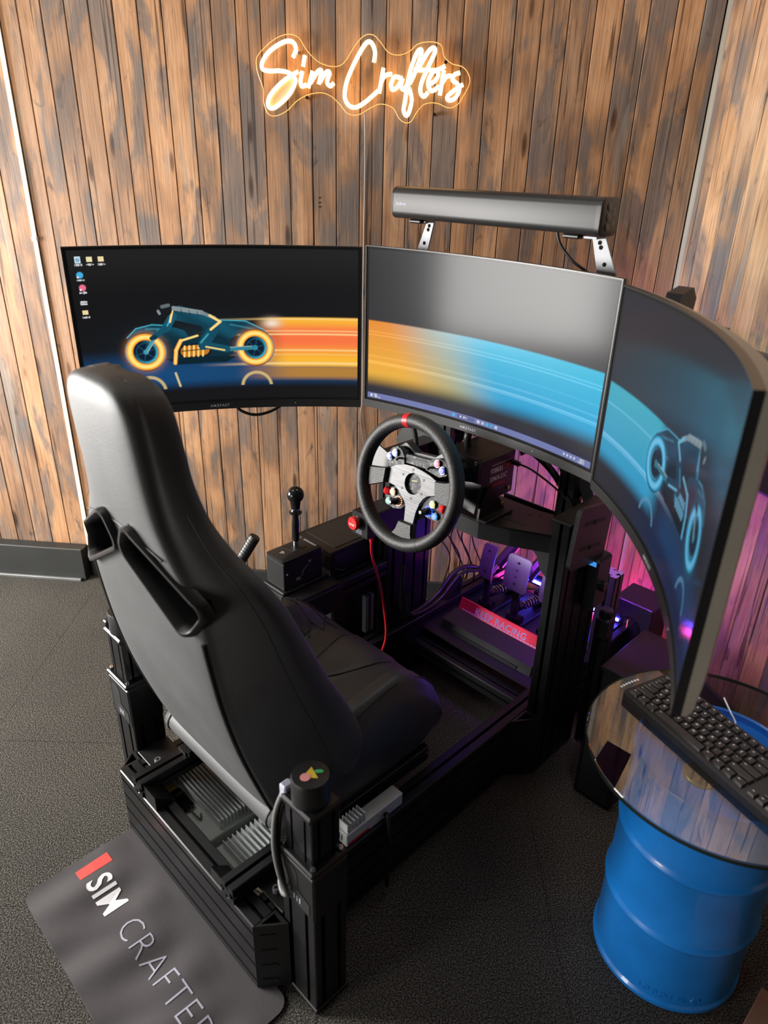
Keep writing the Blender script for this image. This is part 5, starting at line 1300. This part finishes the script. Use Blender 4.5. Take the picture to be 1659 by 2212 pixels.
# ------------------------------------------------------------------ things around the rig
def build_pc():
    t = Thing('computer_case', 'dark flat-topped computer tower on floor left of the rig', 'computer', (-0.118, 0.90, 0.0))
    b = t.part('case', MB().box(-0.215, -0.052, 0.705, 1.06, 0.012, 0.488, 0.004), 'plastic')
    t.part('top_panel', MB().box(-0.217, -0.050, 0.703, 1.062, 0.488, 0.497, 0.003), 'steel_black')
    t.part('top_mesh', MB().box(-0.200, -0.067, 0.735, 1.04, 0.4972, 0.4984), 'grille')
    for u in (-0.205, -0.075):
        for v in (0.73, 1.02): t.part('foot', MB().box(u, u + .02, v, v + .03, 0.0, 0.012), 'plastic')
    t.part('front_trim', MB().box(-0.0515, -0.0495, 0.710, 0.716, 0.02, 0.485), 'plastic_gloss', b)
build_pc()
def build_table():
    X, Y = 0.63, 1.0
    t = Thing('steel_drum', 'blue painted steel drum standing under the round glass top', 'drum', (X, Y, 0.0), 'world')
    r = 0.145
    pr = [(r * .96, 0.006), (r * 1.0, 0.0), (r * 1.03, 0.004), (r * 1.03, 0.012), (r * 1.0, 0.018)]
    def rib(z): return [(r, z - .014), (r * 1.012, z - .009), (r * 1.035, z - .003), (r * 1.04, z), (r * 1.035, z + .003), (r * 1.012, z + .009), (r, z + .014)]
    pr += rib(0.185) + rib(0.355) + [(r, 0.510), (r * 1.03, 0.518), (r * 1.035, 0.527), (r * 1.02, 0.533), (r * .985, 0.531), (r * .975, 0.519), (r * .5, 0.518), (0.001, 0.518)]
    b = t.part('shell', MB().lathe(pr, (X, Y, 0), (0, 0, 1), 72), 'drum', smooth=35)
    for dx, dy, rr in ((-0.045, -0.035, 0.031), (0.055, 0.06, 0.020)):
        t.part('bung', MB().lathe([(rr, 0), (rr, 0.004), (rr * .92, 0.006), (rr * .8, 0.004), (rr * .78, 0.002), (rr * .3, 0.002), (rr * .28, 0.006), (0.001, 0.006)], (X + dx, Y + dy, 0.518), (0, 0, 1), 28), 'brass')
    # stamped marks near the foot
    def em(x, y, d):
        a = math.radians(228) + x / r; return (X + (r + .0004 + d) * math.cos(a), Y + (r + .0004 + d) * math.sin(a), 0.030 + y)
    t.part('embossed_marks', text_mb('1.0 0251 FE-40', 0.020, em, 0.0006, 0.0), 'drum', b)
    single('glass_table_top', MB().lathe([(0.001, 0.5345), (0.238, 0.5345), (0.240, 0.5365), (0.240, 0.5415), (0.238, 0.5430), (0.001, 0.5430)], (X, Y, 0), (0, 0, 1), 96), 'glass', 'round clear glass table top resting on the blue drum', 'table top', (X, Y, 0.5345), 'world')
    et = Thing('edge_trim', 'thin dark rim strip around the round glass table top', 'trim', (X, Y, 0.5345), 'world')
    et.part('rim', MB().ringprism([(X + .2412 * math.cos(a), Y + .2412 * math.sin(a)) for a in [2 * math.pi * i / 96 for i in range(96)]], [(X + .2403 * math.cos(a), Y + .2403 * math.sin(a)) for a in [2 * math.pi * i / 96 for i in range(96)]], lambda a, b_, d: (a, b_, d), 0.5350, 0.5425), 'glass_edge', smooth=40)
    mk = MB()
    for i in range(7):
        a = math.radians(126 - i * 2.0); mk.cyl((X + .222 * math.cos(a), Y + .222 * math.sin(a), 0.5431), (X + .222 * math.cos(a), Y + .222 * math.sin(a), 0.5434), 0.0030, n=6)
    et.part('maker_mark', mk, 'white')
build_table()
def build_keyboard():
    a = math.radians(-64.0)
    FR['kb'] = (Vector((0.487, 1.146, 0)), a)
    z0 = 0.5432; Lk, Dk = 0.420, 0.128
    t = Thing('keyboard', 'black computer keyboard lying across the glass table top', 'keyboard', (Lk / 2, Dk / 2, z0), 'kb')
    sl = lambda y: 0.006 * y / Dk
    bd = MB().loft([[(x, y, z0 + zz + (sl(y) if zz > .005 else 0)) for x, y in rrect(0, Lk, 0, Dk, 0.010)] for zz in (0.0, 0.003, 0.014, 0.0155)])
    t.part('body', bd, 'plastic')
    rows = [('', [1] * 15, 1), ("`1234567890-=", [1] * 13 + [2], 1), ("QWERTYUIOP[]", [1.5] + [1] * 12 + [1.5], 1), ("ASDFGHJKL;'", [1.75] + [1] * 11 + [2.25], 1), ("ZXCVBNM,./", [2.25] + [1] * 10 + [2.75], 1), ('', [1.25, 1.25, 1.25, 6.25, 1.25, 1.25, 1.25, 1.25], 1)]
    kp = 0.0182; leg = MB()
    meshes = {}
    def keymesh(w):
        if w in meshes: return meshes[w]
        W = w * kp - .0022; D = kp - .0022
        m = MB().loft([[(x, y, z) for x, y in p] for z, p in ((0, rrect(0, W, 0, D, .0015, 2)), (0.005, rrect(.0006, W - .0006, .0006, D - .0006, .0015, 2)), (0.0068, rrect(.0018, W - .0018, .0016, D - .0010, .0015, 2)))]).mesh('key', 'key')
        meshes[w] = m; return m
    bx, by, bz = t.base
    def key(x, y, w, ch=None):
        o = bpy.data.objects.new('key', keymesh(w)); COL.objects.link(o); o.parent = t.o
        o.location = (x - bx, y - by, z0 + 0.0152 + sl(y) - bz)
        zt = z0 + 0.0152 + sl(y) + 0.0069
        if ch: leg_add(ch, x + .005, y + .0075, zt)
        else: leg.add([(x + .0045, y + .0095, zt), (x + .0085, y + .0095, zt), (x + .0085, y + .0110, zt), (x + .0045, y + .0110, zt)], [(0, 1, 2, 3)])
    def leg_add(ch, x, y, z):
        m = text_mb(ch, 0.0062, lambda a_, b_, d: (x + a_, y + b_, z + d), 0.0002, 0.00015); leg.add(m.v, m.f)
    for ri, (chs, ws, g) in enumerate(rows):
        y = Dk - 0.020 - kp * (ri + .15) - (0.004 if ri else 0) ; x = 0.009
        off = 1 if ri > 1 else 0
        for ki, w in enumerate(ws):
            ch = None
            ci = ki - off
            if 0 <= ci < len(chs): ch = chs[ci]
            key(x, y, w, ch); x += w * kp
        x = 0.009 + 15.35 * kp
        for c in range(3):
            if ri == 4 and c != 1: continue
            if ri == 3: continue
            key(x + c * kp, y, 1)
        for c in range(4):
            if x + (3.35 + c + 1) * kp < Lk - .004: key(x + (3.35 + c) * kp, y, 1)
    t.part('key_legends', leg, 'white')
    cable('thin pale cable rising behind keyboard by the monitor corner', [(0.16, Dk - 0.001, z0 + .006), (0.158, Dk + .012, z0 + .012), (0.14, Dk + .018, z0 + .02), (0.11, Dk + .03, z0 + .03)], 0.0016, 'white_cable', 'kb')
build_keyboard()
def build_mat():
    u0, u1, v0, v1, z = 0.003, 0.602, -0.262, 0.030, 0.0045
    t = Thing('floor_mat', 'grey printed rubber mat lying half under the back of rig', 'mat', (0.3, -0.12, 0.0))
    def hz(u, v):
        if v > -0.02: return z
        k = min(1, (-0.02 - v) / .06)
        return z + k * (0.0034 * math.sin(u * 34 + v * 9) + 0.0020 * math.sin(u * 63 - v * 14)) + 0.002 * k
    nu, nv = 90, 44
    def clampc(u, v):
        # rounded corners
        r = 0.030
        for cu, cv, su, sv in ((u0 + r, v0 + r, -1, -1), (u1 - r, v0 + r, 1, -1), (u0 + r, v1 - r, -1, 1), (u1 - r, v1 - r, 1, 1)):
            if (u - cu) * su > 0 and (v - cv) * sv > 0:
                d = math.hypot(u - cu, v - cv); m = max(abs(u - cu), abs(v - cv))
                if d > 1e-9: k = m / d; return cu + (u - cu) * k, cv + (v - cv) * k
        return u, v
    rows = []
    for j in range(nv + 1):
        row = []
        for i in range(nu + 1):
            u, v = clampc(u0 + (u1 - u0) * i / nu, v0 + (v1 - v0) * j / nv); row.append((u, v, hz(u, v)))
        rows.append(row)
    mb = MB().grid(rows)
    edge = [rows[0][i] for i in range(nu + 1)] + [rows[j][nu] for j in range(1, nv + 1)] + [rows[nv][i] for i in range(nu - 1, -1, -1)] + [rows[j][0] for j in range(nv - 1, 0, -1)]
    mb.loft([edge, [(a, b, 0.0002) for a, b, c in edge]], False, False)
    t.part('sheet', mb, 'mat_rubber', smooth=60)
    q = lambda a, b, d: (a, b, hz(a, b) + 0.0006 + d)
    rb = MB(); n = 8
    for i in range(n):
        for (a, b) in ((-0.152, -0.114), (-0.114, -0.075)):
            x0, x1 = 0.030 + 0.030 * i / n, 0.030 + 0.030 * (i + 1) / n
            rb.add([q(x0, a, 0), q(x1, a, 0), q(x1, b, 0), q(x0, b, 0)], [(0, 1, 2, 3)])
    t.part('red_block', rb, 'mat_red')
    t.part('bold_lettering', text_mb('SIM', 0.078, lambda x, y, d: q(0.080 + x * .86, -0.150 + y, d), 0.0003, 0.0015, 'LEFT', 1.05), 'white')
    t.part('thin_lettering', text_mb('CRAFTERS', 0.078, lambda x, y, d: q(0.222 + x * .92, -0.150 + y, d), 0.0003, -0.0016, 'LEFT', 1.12), 'white_soft')
build_mat()
def build_back_items():
    # floor-standing black box speaker in the far corner, low cabinet and box near the drum
    t = Thing('floor_speaker', 'black upright box speaker in the far corner behind the right monitor', 'speaker', (0.535, 1.50, 0.0))
    b = t.part('cabinet', MB().box(0.47, 0.60, 1.44, 1.56, 0.0, 0.285, 0.003), 'plastic')
    t.part('driver', MB().lathe([(0.036, 0), (0.036, 0.003), (0.030, 0.004), (0.022, 0.001), (0.010, 0.003), (0.001, 0.005)], (0.535, 1.4398, 0.20), (0, -1, 0), 28), 'plastic_gloss', b)
    t.part('corner_bolt', MB().cyl((0.59, 1.439, 0.272), (0.59, 1.437, 0.272), 0.003, n=8), 'chrome', b)
    t.part('status_light', MB().box(0.528, 0.531, 1.4340, 1.4346, 0.195, 0.225), 'b_pink', b)
    t = Thing('low_cabinet', 'dark grey low cabinet with flat top between rig and drum', 'cabinet', (0.69, 1.18, 0.0))
    t.part('carcass', MB().box(0.640, 0.766, 1.075, 1.31, 0.0, 0.285, 0.002), 'plastic')
    t.part('top', MB().box(0.634, 0.772, 1.068, 1.316, 0.285, 0.300, 0.002), 'steel_black')
    t = Thing('subwoofer', 'black box subwoofer on the carpet beneath the glass table edge', 'subwoofer', (0.75, 0.97, 0.0))
    b = t.part('cabinet', MB().box(0.690, 0.795, 0.915, 1.035, 0.0, 0.26, 0.004), 'plastic_gloss')
    t.part('grille', MB().box(0.7, 0.785, 0.9135, 0.9152, 0.015, 0.245), 'grille', b)
    single('cardboard_box', MB().box(1.2455, 1.50, 0.43, 0.70, 0.0, 0.06, 0.002), 'cardboard', 'brown cardboard box on the floor at the bottom right', 'box', (1.37, 0.56, 0.0))
    # wall-mounted TV on the right wall
    t = Thing('television', 'black flat television hanging on the right wood wall', 'television', (0.55, -0.03, 0.745), 'rwall')
    t.part('frame', MB().box(0.22, 0.86, -0.045, -0.012, 0.742, 1.083, 0.004), 'bezel')
    t.part('screen', MB().box(0.228, 0.852, -0.0462, -0.0450, 0.752, 1.075), 'tv_screen')
    t.part('wall_bracket', MB().box(0.45, 0.62, -0.0118, -0.001, 0.85, 0.98), 'steel_black')
    # small camera bracket behind the top of the right monitor
    t = Thing('tracking_sensor', 'small dark bracket sticking up behind the right monitor top', 'bracket', (0.72, 0.91, 1.10))
    t.part('arm', MB().box(0.712, 0.726, 0.905, 0.92, 1.10, 1.27, 0.003), 'steel_black')
    t.part('head', MB().prism([(0.870, 1.262), (0.945, 1.262), (0.950, 1.285), (0.930, 1.306), (0.885, 1.298)], lambda a, c, d: (0.704 + d, a, c), 0, 0.030), 'plastic')
    # button box on the right upright
    t = Thing('mounting_tray', 'black slotted tray tilted against the right upright', 'tray', (0.60, 0.94, 0.64))
    n = Vector((1, -0.25, 0.0)).normalized()
    def q(a, b, d): return (0.5905 + d, 0.872 + a + b * .10, 0.655 + b - a * .16)
    pl = t.part('plate', MB().prism(rrect(0.0, 0.155, 0.0, 0.155, 0.014), q, 0, 0.012), 'plastic')
    s = MB()
    for b in (0.045, 0.110): s.prism(rrect(0.03, 0.125, b, b + .009, .004), q, 0.0121, 0.0128)
    t.part('slots', s, 'stitch', pl)
    s = MB()
    for b in (0.049, 0.114): hexbolt(s, q(0.075, b, 0.0128), (1, 0, 0), 0.006, 0.003)
    t.part('bolts', s, 'steel_black', pl)
    t.part('clamp', MB().box(0.5835, 0.5905, 0.90, 0.98, 0.67, 0.76), 'steel_black')
    # front right actuator electronics beside the post
    t = Thing('front_actuator', 'black actuator motor with blue light behind the right upright', 'actuator', (0.61, 1.11, 0.0))
    t.part('column', extrusion('z', 0.590, 1.080, 0.004, 0.36, 1, 1, 0.036), 'alu', smooth=20)
    t.part('motor', MB().box(0.588, 0.626, 1.080, 1.118, 0.364, 0.43, 0.005), 'plastic')
    t.part('cap', MB().lathe([(0.018, 0), (0.018, 0.02), (0.015, 0.024), (0.001, 0.024)], (0.607, 1.099, 0.43), (0, 0, 1), 24), 'plastic_gloss')
    t = Thing('control_module', 'small black module with blue light on the right upright', 'module', (0.60, 1.03, 0.50))
    t.part('body', MB().box(0.5845, 0.618, 0.985, 1.055, 0.50, 0.645, 0.006), 'plastic')
    t.part('knob', MB().lathe([(0.014, 0), (0.014, 0.012), (0.010, 0.016), (0.001, 0.016)], (0.618, 1.01, 0.57), (1, 0, 0), 20), 'plastic_gloss')
    t.part('status_light', MB().box(0.592, 0.612, 0.9835, 0.9849, 0.628, 0.640), 'b_cyan')
build_back_items()
# violet and blue LED strips on the rig, lighting the wall and the footwell
def rig_leds():
    def strip(label, m, u0, u1, v, z, back, light_shield=0.030):
        t = Thing('led_strip', label, 'led strip', ((u0 + u1) / 2, v, z))
        t.part('diffuser', MB().box(u0, u1, v, v + .005, z, z + (.018 if back else .008)), m)
        t.part('channel', MB().box(u0 - .004, u1 + .004, v - .005 if back else v + .006, v - .001 if back else v + .010, z - light_shield * .4, z + light_shield), 'alu')  # backing added to block the strip's light on one side
        if back: t.part('light_shield', MB().box(u0 - .004, u1 + .004, v - .001, v + .021, z + .022, z + .025), 'alu')  # unseen plate added to stop the violet light spreading upwards
        if back:
            for ue in (u0 - .004, u1 + .001): t.part('end_cap', MB().box(ue, ue + .003, v - .001, v + .040, z - .012, z + .025), 'alu')  # unseen plates added to stop the violet light spreading sideways
    strip('violet LED strip behind the wheel deck facing the wood wall', 'led_violet', 0.27, 0.52, 1.072, 0.640, True, 0.046)
    strip('blue LED strip at the front edge of the pedal plate', 'led_blue', 0.08, 0.50, 1.430, 0.205, False, 0.030)
    strip('dim violet LED strip under the wheel deck above the pedals', 'led_dim', 0.10, 0.44, 1.020, 0.650, False, 0.026)
    t = Thing('led_strip', 'unseen cool white strip added behind the right monitor to brighten the wall', 'led strip', (0.35, 0.116, 1.20), 'mon6')  # added source, unseen, put in to lift the right wall
    t.part('diffuser', MB().box(0.18, 0.52, 0.116, 0.121, 1.19, 1.215), 'fill_cool')
    t.part('channel', MB().box(0.175, 0.525, 0.110, 0.1155, 1.185, 1.220), 'alu')
rig_leds()
cable('thick black braided hose looping from wheel base down to right upright', [(0.34, 1.01, 0.84), (0.36, 1.03, 0.845), (0.42, 1.05, 0.80), (0.47, 1.07, 0.72), (0.485, 1.07, 0.66), (0.50, 1.08, 0.60), (0.50, 1.09, 0.40)], 0.0095, 'cable')
cable('thin black cable from wheel base plug to right upright', [(0.352, 0.996, 0.816), (0.39, 1.0, 0.81), (0.45, 1.02, 0.775), (0.50, 1.03, 0.735), (0.525, 1.04, 0.69)], 0.0026, 'cable')
cable('black cable bundle arching over the wheel base under the monitor', [(0.24, 0.92, 0.853), (0.242, 0.915, 0.885), (0.232, 0.95, 0.905), (0.20, 1.0, 0.89), (0.17, 1.04, 0.84)], 0.010, 'cable')
cable('black cable drooping behind the steering wheel left side', [(-0.03, 0.95, 0.93), (0.0, 0.96, 0.86), (0.02, 0.965, 0.79), (0.015, 0.97, 0.70)], 0.007, 'cable')
cable('thick black hose running along the left beam beside the pedals', [(0.02, 0.93, 0.40), (0.022, 0.93, 0.25), (0.03, 0.96, 0.215), (0.024, 1.02, 0.207), (0.02, 1.10, 0.222), (0.022, 1.18, 0.275), (0.024, 1.26, 0.27), (0.02, 1.36, 0.215), (0.02, 1.46, 0.207)], 0.0085, 'cable')
cable('second black hose beside the first along left beam', [(0.036, 0.94, 0.30), (0.040, 0.95, 0.225), (0.040, 1.02, 0.206), (0.037, 1.10, 0.215), (0.036, 1.20, 0.268), (0.038, 1.30, 0.245), (0.034, 1.42, 0.205)], 0.006, 'cable')
for i in range(6):
    x = -0.10 + 0.022 * i; y = 1.22 + 0.03 * (i % 3)
    cable(('tangled thin black wires hanging behind the rig, strand %s' % ('nearest the computer case', 'next to the computer case', 'in the middle of tangle', 'looping lowest', 'crossing the others', 'nearest the pedals')[i]), [(x, y, 0.55 - .02 * i), (x + .02, y + .03, 0.46), (x - .015, y + .02, 0.36), (x + .03, y + .05, 0.26 - .01 * i), (x + .01, y + .03, 0.10), (x + .05, y + .06, 0.02)], 0.0026, 'cable')
cable('black cable from gear shifter across to the left upright', [(-0.075, 0.672, 0.47), (-0.06, 0.70, 0.455), (-0.045, 0.74, 0.43), (-0.06, 0.79, 0.428), (-0.06, 0.86, 0.43)], 0.003, 'cable')
cable('grey cables looped at side of the near rear actuator', [(0.553, 0.075, 0.51), (0.545, 0.060, 0.46), (0.556, 0.045, 0.40), (0.575, 0.040, 0.345), (0.590, 0.044, 0.305), (0.570, 0.048, 0.285), (0.548, 0.060, 0.290), (0.542, 0.08, 0.30)], 0.005, 'grey_cable')
cable('second grey cable looped inside the first at near rear actuator', [(0.555, 0.080, 0.50), (0.549, 0.066, 0.45), (0.562, 0.050, 0.38), (0.578, 0.046, 0.33), (0.572, 0.050, 0.302), (0.552, 0.062, 0.302), (0.545, 0.085, 0.31)], 0.0045, 'cable')
cable('black cable draped over the right side beam by the power supply', [(0.528, 0.36, 0.205), (0.540, 0.355, 0.215), (0.552, 0.35, 0.17), (0.555, 0.345, 0.10), (0.56, 0.34, 0.02)], 0.005, 'cable')
cable('black cable on carpet behind the seat', [(-0.01, 0.20, 0.30), (-0.03, 0.22, 0.33), (-0.05, 0.25, 0.27), (-0.02, 0.27, 0.22), (0.01, 0.25, 0.20)], 0.004, 'cable')
